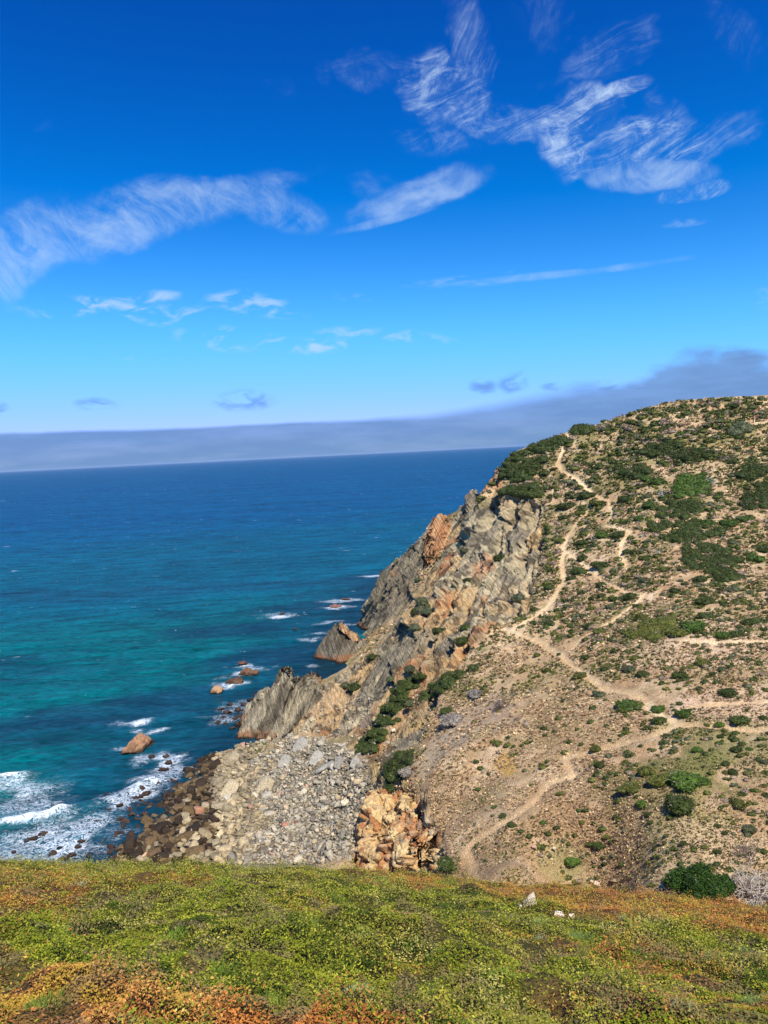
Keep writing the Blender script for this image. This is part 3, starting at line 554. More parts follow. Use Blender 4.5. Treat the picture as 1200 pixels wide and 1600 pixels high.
searocks = [(212, 1153, 46, 40, L(156, 118, 86), 'large brown rock standing alone in the sea off the boulder beach', None),
 (337, 1075, 27, 17, ORG, 'rounded orange rock at the near end of the foaming reef', None),
 (366, 1062, 30, 15, L(110, 82, 62), 'dark middle rock of the foaming reef behind the orange rock', None), (386, 1049, 32, 16, L(110, 82, 62), 'long dark brown rock at the far end of the foaming reef', None),
 (378, 1034, 16, 9, BRN, 'small brown rock showing above foam beyond the reef', None), (541, 935, 14, 7, L(122, 88, 74), 'small reddish rock in white foam, farther one of the pair off the cliff', None),
 (524, 946, 20, 6, L(130, 92, 78), 'flat reddish rock in white foam, nearer one of the pair off the cliff', None), (440, 958, 12, 5, DRK, 'small dark rock awash in foam out in open water', None), (461, 982, 8, 4, DRK, 'tiny dark rock barely breaking the water before the grey stack', None),
 (237, 1181, 12, 9, DRK, 'dark round rock at the left of the foam patch below the lone brown rock', None), (258, 1180, 12, 8, DRK, 'dark rock topping the foam patch below the lone brown rock', None), (262, 1190, 14, 9, DRK, 'dark rock in the middle of the foam patch below the lone brown rock', None), (254, 1201, 18, 8, DRK, 'broad dark rock at the near edge of the foam patch', None),
 (311, 1194, 16, 8, DRK, 'flat dark rock between the foam patch and the first pale boulders', None), (355, 1174, 16, 7, L(140, 116, 84), 'flat tan rock in dark water before the grey pyramid', None), (338, 1176, 9, 5, DRK, 'small dark rock left of the flat tan one', None)]
surf = []
rr = random.Random(3)
for k, (px, py, w, h) in enumerate([(186, 1257, 13, 9), (203, 1262, 10, 6), (228, 1238, 18, 9), (245, 1225, 16, 6), (220, 1250, 10, 6), (256, 1240, 12, 7), (195, 1282, 16, 10), (205, 1272, 12, 9), (225, 1270, 15, 9), (170, 1265, 10, 5), (126, 1313, 13, 8), (120, 1322, 16, 10), (110, 1335, 16, 8), (82, 1332, 14, 8), (92, 1323, 8, 5), (50, 1308, 14, 7), (65, 1302, 16, 6), (40, 1312, 9, 5), (98, 1342, 18, 7), (20, 1330, 9, 4), (140, 1300, 8, 4), (150, 1282, 9, 4), (172, 1322, 14, 9), (178, 1340, 17, 12), (165, 1240, 9, 4)]):
    surf.append((px, py, w, h))
for _ in range(34):
    q_ = rr.random(); surf.append((150+q_*125+rr.uniform(-22, 22), 1335-q_*125+rr.uniform(-14, 14), rr.uniform(6, 13), rr.uniform(4, 8)))
for k, (px, py) in enumerate([(355, 1112), (364, 1122), (352, 1130), (372, 1108), (362, 1136), (348, 1120), (380, 1100), (370, 1130), (392, 1092), (358, 1098), (345, 1108), (375, 1118), (385, 1112), (340, 1128), (398, 1085)]):
    surf.append((px, py, rr.uniform(8, 15), rr.uniform(5, 8)))
for px in range(478, 560, 9): surf.append((px, 1078-(px-478)*.30+rr.uniform(-3, 3), rr.uniform(9, 15), rr.uniform(6, 10)))
for s_ in searocks: searock(*s_[:5], s_[5], s_[6])
ORD = ['', 'second ', 'third ', 'fourth ', 'fifth ', 'sixth ', 'seventh ', 'eighth ', 'ninth ', 'tenth ', 'eleventh ', 'twelfth ', 'thirteenth ', 'fourteenth ', 'fifteenth ', 'sixteenth ', 'seventeenth ', 'eighteenth ', 'nineteenth ', 'twentieth ']
for t_ in ('twenty', 'thirty', 'forty', 'fifty'):
    if t_ != 'twenty': ORD.append(t_[:-1]+'ieth ')
    ORD += [t_+'-'+o_.strip()+' ' for o_ in ['first']+[w_ for w_ in ORD[1:9]]]
class Namer:
    """labels that point at one thing: its look plus rank of closeness to a landmark on one side of it"""
    def __init__(s, marks): s.marks = marks; s.items = []
    def add(s, o, px, py, look, cat, group): s.items.append((o, px, py, look, cat, group))
    def run(s):
        cells_ = {}
        for it in s.items:
            o, px, py = it[:3]
            k = min(range(len(s.marks)), key=lambda i: math.hypot((px-s.marks[i][0]), (py-s.marks[i][1])))
            mx, my, nm = s.marks[k]; dx, dy = px-mx, my-py; a = math.degrees(math.atan2(dy, dx)) % 360
            sec = ['right of', 'up and right of', 'above', 'up and left of', 'left of', 'down and left of', 'below', 'down and right of'][int(((a+22.5) % 360)//45)]
            cells_.setdefault((k, sec, it[3]), []).append((math.hypot(dx, dy), it))
        for (k, sec, look), L_ in cells_.items():
            L_.sort(key=lambda t: t[0])
            for r_, (d, it) in enumerate(L_):
                tag(it[0], '%s, %snearest %s %s' % (look, ORD[min(r_, len(ORD)-1)], sec, s.marks[k][2]), it[4], it[5])
NM_S = Namer([(245, 1235, 'the surf by the first boulders'), (100, 1320, 'the near surf patch'), (360, 1115, 'the pyramid foot'), (515, 1070, 'the sea stack cove')])
for k, (px, py, w, h) in enumerate(surf):
    o = searock(px, py, w, h, L(150, 124, 96) if k >= 74 else DRK, '', None, seed=k)
    NM_S.add(o, px, py, ('broad ' if w > 12 else 'small ')+('tan rock' if k >= 74 else 'wet dark rock'), 'rock', 'wet rocks along the water edge')
NM_S.run()
# ------------------------------------------------------------------ boulders on the beach
def boulder_proto(seed, slab=.6):
    r_ = np.random.default_rng(seed); pts = r_.normal(size=(22, 3)); pts /= np.linalg.norm(pts, axis=1)[:, None]
    pts = np.sign(pts)*np.abs(pts)**.55*np.array([1, r_.uniform(.5, .85), r_.uniform(.28, slab)])
    bm = bmesh.new()
    for p in pts: bm.verts.new(p)
    bmesh.ops.convex_hull(bm, input=bm.verts[:])
    for v in [v for v in bm.verts if not v.link_faces]: bm.verts.remove(v)
    bmesh.ops.dissolve_limit(bm, angle_limit=.35, verts=bm.verts[:], edges=bm.edges[:])
    bmesh.ops.bevel(bm, geom=bm.edges[:], offset=.035, segments=1, affect='EDGES')
    bmesh.ops.triangulate(bm, faces=bm.faces[:]); bm.verts.index_update()
    Vv = np.array([v.co[:] for v in bm.verts]); Ff = np.array([[v.index for v in f.verts] for f in bm.faces]); bm.free(); return Vv, Ff
protos = [boulder_proto(s_, .5 if s_ % 2 else .75) for s_ in range(12)]
bpal = [L(178, 158, 120), L(164, 144, 108), L(194, 174, 134), L(142, 128, 100), L(158, 142, 112)]
gpal = [L(184, 172, 146), L(168, 156, 132), L(200, 186, 156), L(140, 130, 112), L(190, 168, 132), L(172, 162, 140)]
bm_cache = {}
def b_mesh(pi, ci, cvals):
    if (pi, ci) not in bm_cache:
        Vv, Ff = protos[pi]; bm_cache[(pi, ci)] = mesh_np('boulder', Vv, Ff, np.tile(cvals, (len(Vv), 1)), {})
    return bm_cache[(pi, ci)]
px = rng.uniform(165, 625, 56000); py = rng.uniform(1085, 1350, 56000)
Pb, hit = cast(px, py, VZ)
talus = (samp(rockA.reshape(NY, NX), Pb[:, 0], Pb[:, 1]) > .3) & (px > 425) & (py > 1085) & (rng.random(len(px)) < .22*sstep(Pb[:, 2], 17, 5)) & (fbm(Pb, 3.5, 3, 611) > .46)
okb = hit & ((samp(beach.reshape(NY, NX), Pb[:, 0], Pb[:, 1]) > .35) | talus) & (samp(outc.reshape(NY, NX), Pb[:, 0], Pb[:, 1]) < .5)
Pb = Pb[okb]; px = px[okb]; py = py[okb]
grade = sstep(px+(py-1250)*.25, 330, 470)             # 0 by the sea (large, tan) .. 1 scree (small, grey)
size = np.where(rng.random(len(px)) < .25, 1.7, 1.0)*(rng.uniform(.2, .52, len(px))*(1-grade)+rng.uniform(.10, .27, len(px))*grade)
size = np.where(rng.random(len(px)) < .05, size*1.8, size)
take = rng.random(len(px)) < (.5-.0*grade); sel = np.where(take)[0]
# thin out overlaps, largest first
order = sel[np.argsort(-size[sel])]; chosen = []; gridd = {}
for i in order:
    c_ = (int(Pb[i, 0]), int(Pb[i, 1])); good = True
    for a in (-2, -1, 0, 1, 2):
        for b in (-2, -1, 0, 1, 2):
            for j in gridd.get((c_[0]+a, c_[1]+b), ()):
                if math.hypot(Pb[i, 0]-Pb[j, 0], Pb[i, 1]-Pb[j, 1]) < .56*(size[i]+size[j]): good = False; break
            if not good: break
        if not good: break
    if good: chosen.append(i); gridd.setdefault(c_, []).append(i)
patchy = fbm(Pb, 5.0, 3, 601)
NM_B = Namer([(310, 1268, 'the big orange boulder'), (402, 1172, 'the green algae patch'), (560, 1300, 'the orange outcrop'), (500, 1250, 'the grey scree middle'), (230, 1325, 'the near water edge'), (400, 1330, 'the beach bottom'), (280, 1225, 'the surf inlet'), (400, 1230, 'the tan boulder field middle'), (480, 1180, 'the slabs under the pyramid'), (570, 1190, 'the foot of the dark bush band')])
sv, sf, scol, off = [], [], [], 0; nind = 0
for i in chosen:
    x, y, z = Pb[i]; g_ = grade[i]; near_water = z < 1.25-.55*rng.random() and px[i] < 335 and rng.random() < .88
    if near_water: ci, cv, lk = 90+i % 2, [L(104, 84, 56), L(58, 46, 34)][i % 2], 'brown wet'
    elif rng.random() < .012: ci, cv, lk = 80, L(188, 148, 120), 'reddish'
    elif g_*1.2+(patchy[i]-.5)*2.2+rng.normal()*.12 > .62: k_ = rng.integers(6); ci, cv, lk = 10+k_, gpal[k_], 'grey'
    else: k_ = rng.integers(5); ci, cv, lk = k_, bpal[k_], 'tan'
    pi = int(rng.integers(12)); s_ = size[i]
    ro = Matrix.Rotation(rng.uniform(0, 6.3), 3, 'Z')@Matrix.Rotation(rng.normal()*.35+ .3*g_, 3, 'Y')@Matrix.Rotation(rng.normal()*.3, 3, 'X')
    if nind < 270:
        o = link('boulder', b_mesh(pi, ci, cv), m_rock); o.location = (x, y, z+s_*.12); o.rotation_euler = ro.to_euler(); o.scale = (s_, s_, s_)
        NM_B.add(o, px[i], py[i], ('large ' if s_ > .95 else 'medium ')+lk+' boulder', 'boulder', 'boulders on the rocky shore'); nind += 1
    else:
        Vv, Ff = protos[pi]; M3 = np.array(ro); sv.append((Vv*s_)@M3.T+np.array([x, y, z+s_*.1])); sf.append(Ff+off); off += len(Vv); scol.append(np.tile(cv*rng.uniform(.62, 1.2), (len(Vv), 1)))
NM_B.run()
tag(link('loose_stones', mesh_np('loose_stones', np.vstack(sv), np.vstack(sf), np.vstack(scol)), m_rock), 'countless small grey and tan stones covering the shore and scree', 'stones', kind='stuff')
def single(name, pxx, pyy, w, c, label, slab=False, up=.25, pi=3, tilt=.2, nm='boulder'):
    q = cast1(pxx, pyy)
    if q is None: return
    s_ = w/2*q[1]/FPX; Vv, Ff = protos[pi]; me = mesh_np(nm, Vv, Ff, np.tile(c, (len(Vv), 1))); o = link(nm, me, m_rock)
    o.location = (q[0], q[1], q[2]+s_*up); o.scale = (s_, s_*.9, s_*(.6 if slab else 1)); o.rotation_euler = (tilt, -.5 if slab else .2, 1.1*pi); tag(o, label, 'boulder'); return o
single('b', 310, 1270, 27, L(176, 126, 94), 'biggest boulder of the beach, orange brown and blocky', pi=2)
single('b', 226, 1338, 16, L(200, 160, 124), 'pinkish tan boulder at the near water edge just above the grass', pi=4)
single('b', 445, 1291, 12, L(176, 122, 98), 'rusty orange stone lying among grey scree', pi=6)
single('b', 463, 1287, 8, L(136, 82, 66), 'small dark red stone beside the rusty orange one', pi=6)
single('b', 382, 1320, 8, L(226, 220, 206), 'small white stone among tan boulders near the grass edge', pi=7)
for a in [(495, 1190, 28, 'big tilted grey slab topmost of the scree slabs'), (502, 1205, 24, 'pale grey slab leaning below the topmost scree slab'), (512, 1198, 22, 'dark grey slab wedged right of the leaning slabs'), (470, 1170, 30, 'grey brown slab under the pyramid foot'), (530, 1195, 22, 'grey block beside the pale scree slabs'), (555, 1195, 20, 'upright pale grey block at the foot of the bushes'), (445, 1195, 26, 'dark flat slab lying across the upper scree'), (365, 1190, 24, 'long tan slab at the water end of the beach'), (360, 1240, 34, 'long tan ledge of stacked slabs in the beach'), (415, 1235, 34, 'dark grey ledge of stacked slabs mid beach')]:
    single('b', a[0], a[1], a[2]*1.1, L(150, 144, 130) if a[0] > 440 else L(170, 154, 122), a[3], True, .3, pi=(a[0] % 5)*2+1, tilt=.35)
for a in [(835, 1324, 10, L(206, 164, 134), 'round pinkish stone on the dry slope below the footpath'), (866, 1326, 7, L(210, 180, 150), 'small pale stone right of the round pinkish stone'), (757, 1207, 12, L(140, 128, 116), 'grey stone on the yellow streak of the slope'), (933, 1382, 12, L(220, 190, 160), 'pale stone at the foot of the slope above the grass'), (1010, 1395, 10, L(206, 176, 148), 'pale stone half buried left of the big green bush'), (925, 1378, 8, L(196, 160, 130), 'small tan stone beside the pale foot stone')]:
    single('b', *a[:3], a[3], a[4], pi=5, nm='stone')
# ------------------------------------------------------------------ shrubs
def ico(sub):
    bm = bmesh.new(); bmesh.ops.create_icosphere(bm, subdivisions=sub, radius=1); bm.verts.index_update()
    Vv = np.array([v.co[:] for v in bm.verts]); Ff = np.array([[v.index for v in f.verts] for f in bm.faces]); bm.free(); return Vv, Ff
ICO = ico(3)
def foliage(lobes, nleaf, leaf, cA, cB, seed, twig=None):
    """lobes: list of (centre, radii); leaf clumps scattered on and just inside every lobe, over a rough core"""
    r_ = np.random.default_rng(seed); VV, FF, CCs, o_ = [], [], [], 0
    vol = np.array([r[0]*r[1] for c, r in lobes]); vol = vol/vol.sum()
    for (c, r), w_ in zip(lobes, vol):
        Vv, Ff = ICO; nn = fbm(Vv*3+seed+np.array(c)*.7, 1.0, 3, seed); P_ = Vv*(.62+.55*nn)[:, None]*np.array(r)+np.array(c)
        VV.append(P_); FF.append(Ff+o_); o_ += len(P_); CCs.append(lerp(cA, cB, np.clip(nn*.8-.1, 0, 1)))
        k = max(20, int(nleaf*w_)); d = r_.normal(size=(k, 3)); d /= np.linalg.norm(d, axis=1)[:, None]; d[:, 2] = np.where(d[:, 2] < -.25, -d[:, 2], d[:, 2])
        nn = fbm(d*3+seed+np.array(c)*.7, 1.0, 3, seed); rad = (.68+.55*nn)*r_.uniform(.86, 1.12, k)
        ctr = d*rad[:, None]*np.array(r)+np.array(c)
        t1 = np.cross(d, r_.normal(size=(k, 3))); t1 /= np.linalg.norm(t1, axis=1)[:, None]; up = d*.7+r_.normal(size=(k, 3))*.5; up /= np.linalg.norm(up, axis=1)[:, None]
        s_ = (leaf*r_.uniform(.5, 1.3, k))[:, None]
        q = np.stack([ctr-t1*s_*.5, ctr+t1*s_*.5, ctr+up*s_*1.1], 1).reshape(-1, 3)
        VV.append(q); FF.append(np.arange(3*k).reshape(-1, 3)+o_); o_ += 3*k
        cc = lerp(cA, cB, r_.random(k)); cc = cc*r_.uniform(.7, 1.25, (k, 1))
        if twig is not None: tw = r_.random(k) < twig; cc[tw] = L(128, 116, 102)*r_.uniform(.6, 1.2)
        CCs.append(np.repeat(cc, 3, 0))
    return np.vstack(VV), np.vstack(FF), np.vstack(CCs)
GREENS = {'dark green': (L(44, 56, 16), L(80, 90, 30)), 'olive green': (L(70, 76, 22), L(110, 110, 44)), 'bright green': (L(54, 78, 18), L(92, 112, 36)), 'grey green': (L(66, 72, 44), L(108, 110, 74)), 'dry brown': (L(124, 102, 80), L(168, 146, 118)), 'dry grey': (L(124, 112, 98), L(168, 158, 142))}
SH = {}
def shrub_proto(kind, v):
    if (kind, v) in SH: return SH[(kind, v)]
    r_ = np.random.default_rng(hash3(np.array([v]), np.array([len(kind)]), np.array([3]))[0:1].view(np.int64)[0] % 99991)
    nl = int(r_.integers(4, 8)); lobes = [((0, 0, .18), (.72, .66, .46))]
    for k in range(nl):
        a = r_.uniform(0, 6.28); q = r_.uniform(.3, .72); lobes.append(((q*math.cos(a), q*math.sin(a), r_.uniform(.05, .3)), (r_.uniform(.22, .42), r_.uniform(.22, .42), r_.uniform(.2, .38))))
    a, b = GREENS[kind]; Vv, Ff, cc = foliage(lobes, 1100, .11, a, b, v+len(kind)*11, .05 if 'dry' not in kind else .5)
    SH[(kind, v)] = mesh_np('shrub', Vv, Ff, cc); return SH[(kind, v)]
NM_V = Namer([(1063, 1135, 'the footpath junction'), (1013, 930, 'the bare path bend'), (890, 850, 'the pale path fork'), (1075, 835, 'the largest thicket'), (890, 675, 'the skyline path'), (800, 985, 'the bare saddle'), (1130, 640, 'the hilltop'), (1065, 1240, 'the green mounds'), (890, 1190, 'the path elbow'), (1170, 760, 'the right upper thickets'), (700, 1150, 'the pale slab'), (1100, 1000, 'the upper terrace'), (960, 770, 'the upper slope middle'), (735, 1330, 'the lower path end'), (600, 1120, 'the gully bushes'), (1170, 900, 'the right slope'), (1150, 1310, 'the lower right slope'), (740, 850, 'the upper cliff'), (960, 1060, 'the main path')])
nsh = 0
def shrub(pxx, pyy, w, kind, flat=.95, P_=None, v=None):
    global nsh
    if w > 38: flat = .6
    q = P_ if P_ is not None else cast([pxx], [pyy], VZ)[0][0]
    if q is None: return
    s_ = w/2*q[1]/FPX; me = shrub_proto(kind, int(rng.integers(4)) if v is None else v); o = link('shrub', me, m_leaf)
    o.location = (q[0], q[1], samp(VZ, np.array([q[0]]), np.array([q[1]]))[0]-s_*.08); o.scale = (s_, s_*rng.uniform(.8, 1.1), s_*flat*rng.uniform(.8, 1.15)); o.rotation_euler = (0, 0, rng.uniform(0, 6.3))
    look = ('large ' if w > 32 else 'medium ' if w > 17 else 'small ')+kind+' shrub'
    NM_V.add(o, pxx, pyy, look, 'shrub', 'shrubs scattered over the hillside'); nsh += 1
LIST = [(886, 787, 36, 'dark green'), (915, 773, 28, 'dark green'), (935, 783, 32, 'olive green'), (975, 780, 22, 'dark green'), (1013, 789, 24, 'bright green'), (998, 810, 18, 'bright green'), (1028, 752, 26, 'bright green'), (1010, 748, 20, 'bright green'),
 (910, 847, 22, 'dark green'), (910, 872, 20, 'dark green'), (941, 880, 32, 'dark green'), (904, 890, 32, 'dark green'), (890, 904, 14, 'dark green'), (858, 917, 20, 'dark green'), (909, 925, 18, 'dark green'), (940, 913, 20, 'dark green'), (942, 835, 24, 'bright green'), (966, 836, 24, 'dark green'), (940, 930, 16, 'dark green'), (926, 934, 14, 'dark green'), (962, 935, 18, 'dark green'),
 (834, 952, 14, 'dark green'), (870, 953, 12, 'dark green'), (858, 973, 16, 'dark green'), (882, 970, 13, 'dark green'), (898, 968, 13, 'grey green'), (911, 962, 12, 'dark green'), (921, 978, 18, 'dark green'), (888, 947, 16, 'grey green'), (980, 862, 16, 'dark green'), (1010, 871, 22, 'dark green'), (955, 948, 22, 'grey green'), (985, 932, 24, 'dark green'), (1008, 906, 18, 'grey green'),
 (1106, 818, 26, 'bright green'), (1165, 810, 26, 'bright green'), (1140, 818, 26, 'bright green'), (1192, 858, 26, 'dark green'), (1180, 872, 30, 'bright green'), (1135, 870, 20, 'dark green'), (1095, 905, 22, 'dark green'), (1103, 938, 30, 'dark green'), (1146, 920, 22, 'grey green'), (1000, 965, 26, 'olive green'), (1015, 975, 34, 'olive green'), (1085, 975, 46, 'bright green'), (1060, 985, 40, 'olive green'), (1100, 962, 24, 'dark green'), (1180, 968, 42, 'dark green'), (1150, 988, 34, 'dark green'), (1130, 992, 30, 'bright green'), (990, 990, 30, 'olive green'), (940, 985, 26, 'olive green'),
 (985, 1045, 24, 'grey green'), (1004, 1053, 22, 'dark green'), (1064, 1055, 28, 'dark green'), (993, 1028, 18, 'olive green'), (916, 1027, 16, 'dark green'), (944, 1045, 16, 'dark green'), (839, 1023, 13, 'olive green'), (855, 1047, 14, 'dark green'), (873, 1022, 10, 'dark green'), (1115, 1053, 14, 'dark green'), (1137, 1080, 34, 'dark green'), (1098, 1035, 28, 'olive green'), (1130, 1045, 18, 'grey green'), (907, 1055, 24, 'olive green'), (938, 1085, 22, 'grey green'), (985, 1100, 44, 'bright green'), (975, 1108, 24, 'olive green'), (1030, 1125, 24, 'dark green'), (1030, 1108, 20, 'bright green'), (1070, 1116, 28, 'bright green'), (1158, 1122, 34, 'dark green'), (1193, 1121, 18, 'dark green'), (1125, 1132, 18, 'bright green'), (1105, 1133, 10, 'olive green'), (880, 1095, 11, 'dark green'), (883, 1108, 10, 'dark green'),
 (1075, 1214, 64, 'bright green'), (1062, 1252, 60, 'dark green'), (1003, 1255, 24, 'bright green'), (1035, 1216, 46, 'olive green'), (990, 1228, 44, 'olive green'), (1010, 1205, 30, 'olive green'), (1098, 1220, 26, 'bright green'), (932, 1170, 18, 'olive green'), (978, 1190, 12, 'olive green'), (1134, 1192, 16, 'dark green'), (1145, 1206, 18, 'dark green'), (1155, 1255, 30, 'olive green'), (1122, 1290, 12, 'dark green'), (1172, 1295, 24, 'grey green'), (1122, 1330, 14, 'dark green'), (1068, 1317, 14, 'dark green'), (893, 1342, 32, 'bright green'), (1175, 1235, 10, 'bright green'), (703, 1345, 44, 'dark green'), (1195, 1190, 14, 'grey green'),
 (744, 1040, 32, 'dark green'), (745, 1080, 36, 'dry grey'), (755, 1075, 14, 'dark green'), (700, 1108, 32, 'dark green'), (712, 1120, 44, 'dry grey'), (625, 1190, 34, 'dark green'), (616, 1212, 28, 'dark green'), (638, 1203, 34, 'dry grey'), (597, 1212, 13, 'dark green'), (652, 1183, 8, 'dark green'), (573, 1258, 22, 'grey green'), (540, 1310, 9, 'dark green'), (555, 1072, 30, 'dark green'), (540, 1070, 18, 'grey green'), (582, 1025, 20, 'dark green'), (660, 940, 26, 'grey green'), (650, 955, 18, 'dark green'), (780, 872, 24, 'dark green'), (820, 760, 20, 'dark green'),
 (655, 905, 16, 'grey green'), (728, 980, 22, 'dark green'), (720, 1000, 24, 'dark green'), (810, 935, 26, 'grey green'), (685, 985, 24, 'dark green'), (655, 1055, 26, 'dark green'), (700, 1060, 26, 'dark green'), (680, 1075, 22, 'dark green'), (620, 1080, 22, 'dark green'), (615, 1105, 26, 'dark green'), (600, 1125, 26, 'dark green'), (585, 1145, 28, 'dark green'), (570, 1165, 28, 'dark green'), (560, 1175, 20, 'dark green'), (630, 1065, 20, 'dark green'), (640, 1045, 22, 'grey green'), (665, 1085, 20, 'dark green'), (718, 1052, 16, 'dark green'), (610, 1060, 22, 'grey green'), (675, 870, 12, 'grey green'), (640, 1100, 16, 'grey green'), (730, 905, 14, 'dark green'), (725, 860, 16, 'grey green'),
 (1040, 630, 7, 'dark green'), (1127, 624, 13, 'dark green'), (1145, 634, 22, 'dark green'), (1016, 641, 6, 'dark green'), (965, 653, 6, 'dark green'), (925, 662, 22, 'dark green'), (905, 668, 26, 'dark green'), (1010, 650, 8, 'dark green'), (1185, 630, 14, 'dark green'), (1170, 628, 10, 'dark green'), (1098, 628, 8, 'grey green')]
for (a, b, w, k) in LIST: shrub(a, b+w*.12, w*1.22, k)
# thickets: several lobes following the ground
TH = [('wide flat dark green thicket, largest mat on the slope, left part', [(1014, 826), (1010, 818), (1060, 814), (1130, 826), (1138, 834), (1070, 848), (1030, 842)]),
 ('dark green thicket adjoining below the widest mat', [(1065, 852), (1090, 845), (1150, 862), (1158, 880), (1120, 885), (1090, 892), (1066, 872)]),
 ('round dark green thicket at the lower end of the great mat', [(1108, 885), (1130, 878), (1155, 888), (1155, 903), (1130, 908), (1108, 900)]),
 ('dark thicket with a bright bush in it above the widest mat', [(1028, 800), (1045, 782), (1085, 785), (1095, 795), (1070, 808), (1035, 808)]),
 ('bright green leafy thicket uphill of the dark mats', [(1056, 765), (1070, 745), (1100, 742), (1108, 760), (1090, 778), (1062, 776)]),
 ('dark green thicket under the hilltop right of centre', [(1000, 706), (1040, 688), (1065, 698), (1060, 712), (1020, 714)]),
 ('dark thicket right of the one under the hilltop', [(1060, 705), (1100, 700), (1110, 712), (1080, 718), (1055, 715)]),
 ('long dark green thicket cut by the right picture edge', [(1150, 742), (1180, 728), (1199, 726), (1199, 742), (1165, 748)]),
 ('dark green thicket at the right edge lower down', [(1155, 788), (1175, 772), (1199, 774), (1199, 792), (1170, 796)]),
 ('small dark thicket at the right edge between the long ones', [(1182, 758), (1199, 750), (1199, 764), (1186, 766)]),
 ('dark green mat covering the cliff top by the sea', [(786, 745), (790, 722), (815, 712), (850, 718), (858, 738), (830, 748), (800, 752)]),
 ('dark green mat on the crest left of the skyline path', [(800, 712), (830, 698), (870, 684), (884, 684), (868, 700), (830, 712)]),
 ('low green mat at the top of the grey crags', [(785, 768), (800, 758), (840, 760), (845, 772), (815, 776)]),
 ('dark green mat right of the skyline path', [(892, 674), (915, 662), (940, 662), (925, 674), (900, 680)]),
 ('green thicket amid the upper slope', [(975, 735), (1000, 726), (1012, 738), (995, 746), (978, 744)]),
 ('grey green thicket near the hilltop', [(1135, 670), (1160, 660), (1172, 670), (1150, 682)]),
 ('dark green band of bushes down the gully in the cliff', [(554, 1180), (572, 1152), (592, 1122), (616, 1085), (636, 1058), (652, 1062), (640, 1100), (615, 1135), (592, 1165), (568, 1182)]),
 ('dark green strip of bushes beside the pale slab', [(656, 1092), (680, 1066), (712, 1048), (722, 1056), (695, 1082), (668, 1100)]),
 ('dark green bush clump above the orange outcrop', [(604, 1230), (608, 1198), (630, 1174), (650, 1178), (634, 1206), (616, 1230)]),
 ('grey green bushes hanging in the middle of the cliff', [(640, 975), (660, 945), (672, 940), (668, 960), (650, 982)]),
 ('olive green thicket beyond the upper terrace', [(995, 990), (1010, 965), (1050, 968), (1060, 990), (1020, 1000)])]
for ti, (lb, poly) in enumerate(TH):
    pa = np.array(poly, float); lobes = []; r_ = np.random.default_rng(ti+50); tries = 0
    sx = np.ptp(pa[:, 0]); area = 0.5*abs(sum(pa[i, 0]*pa[(i+1) % len(pa), 1]-pa[(i+1) % len(pa), 0]*pa[i, 1] for i in range(len(pa)))); nl = int(np.clip(area/30, 9, 46))
    qx = r_.uniform(pa[:, 0].min(), pa[:, 0].max(), 400); qy = r_.uniform(pa[:, 1].min(), pa[:, 1].max(), 400); ins = inpoly(qx, qy, poly)
    Pq, hq = cast(qx[ins], qy[ins], VZ); Pq = Pq[hq][:nl]
    if len(Pq) < 3: continue
    ctr = Pq.mean(0); yy = ctr[1]; rl = 9.0*yy/FPX
    for p in Pq: s_ = rl*r_.uniform(.8, 1.35); lobes.append((tuple(p-ctr+np.array([0, 0, -s_*.1])), (s_, s_*1.25, s_*.62)))
    k = 'bright green' if 'bright green leafy' in lb else 'grey green' if 'grey green' in lb else 'olive green' if 'olive' in lb else 'dark green'
    a, b = GREENS[k]; Vv, Ff, cc = foliage(lobes, 300*len(Pq), .20*yy/150, a, b, ti+70, .06)
    o = link('thicket', mesh_np('thicket', Vv, Ff, cc), m_leaf); o.location = ctr; tag(o, lb, 'thicket')
# random individual shrubs filling up to about 300
px = rng.uniform(740, 1199, 6000); py = rng.uniform(640, 1330, 6000); Ps, hs = cast(px, py, VZ)
rk_ = samp(rock.reshape(NY, NX), Ps[:, 0], Ps[:, 1]); tdg = tdist.reshape(NY, NX); td = samp(tdg, Ps[:, 0], Ps[:, 1])
dens = np.where(py < 760, 1.0, np.where(py < 1000, .75, .30)); dens = np.where((px < 900) & (py > 1000), .12, dens)
dens = dens*sstep(fbm(Ps, 12, 2, 7), .3, .6); taken = [(a, b, w) for a, b, w, k in LIST]
for i in np.argsort(rng.random(6000)):
    if nsh >= 299: break
    if not hs[i] or rk_[i] > .3 or td[i] < .7 or rng.random() > dens[i]: continue
    w = rng.uniform(11, 17) if rng.random() < .6 else rng.uniform(15, 28)
    if any(abs(px[i]-a) < (w+ww)*.42 and abs(py[i]-b) < (w+ww)*.26 for a, b, ww in taken): continue
    taken.append((px[i], py[i], w)); k = rng.choice(['dark green', 'olive green', 'grey green', 'bright green', 'dry brown'], p=[.38, .3, .14, .08, .10])
    shrub(px[i], py[i], w, k, .7, Ps[i])
NM_V.run()
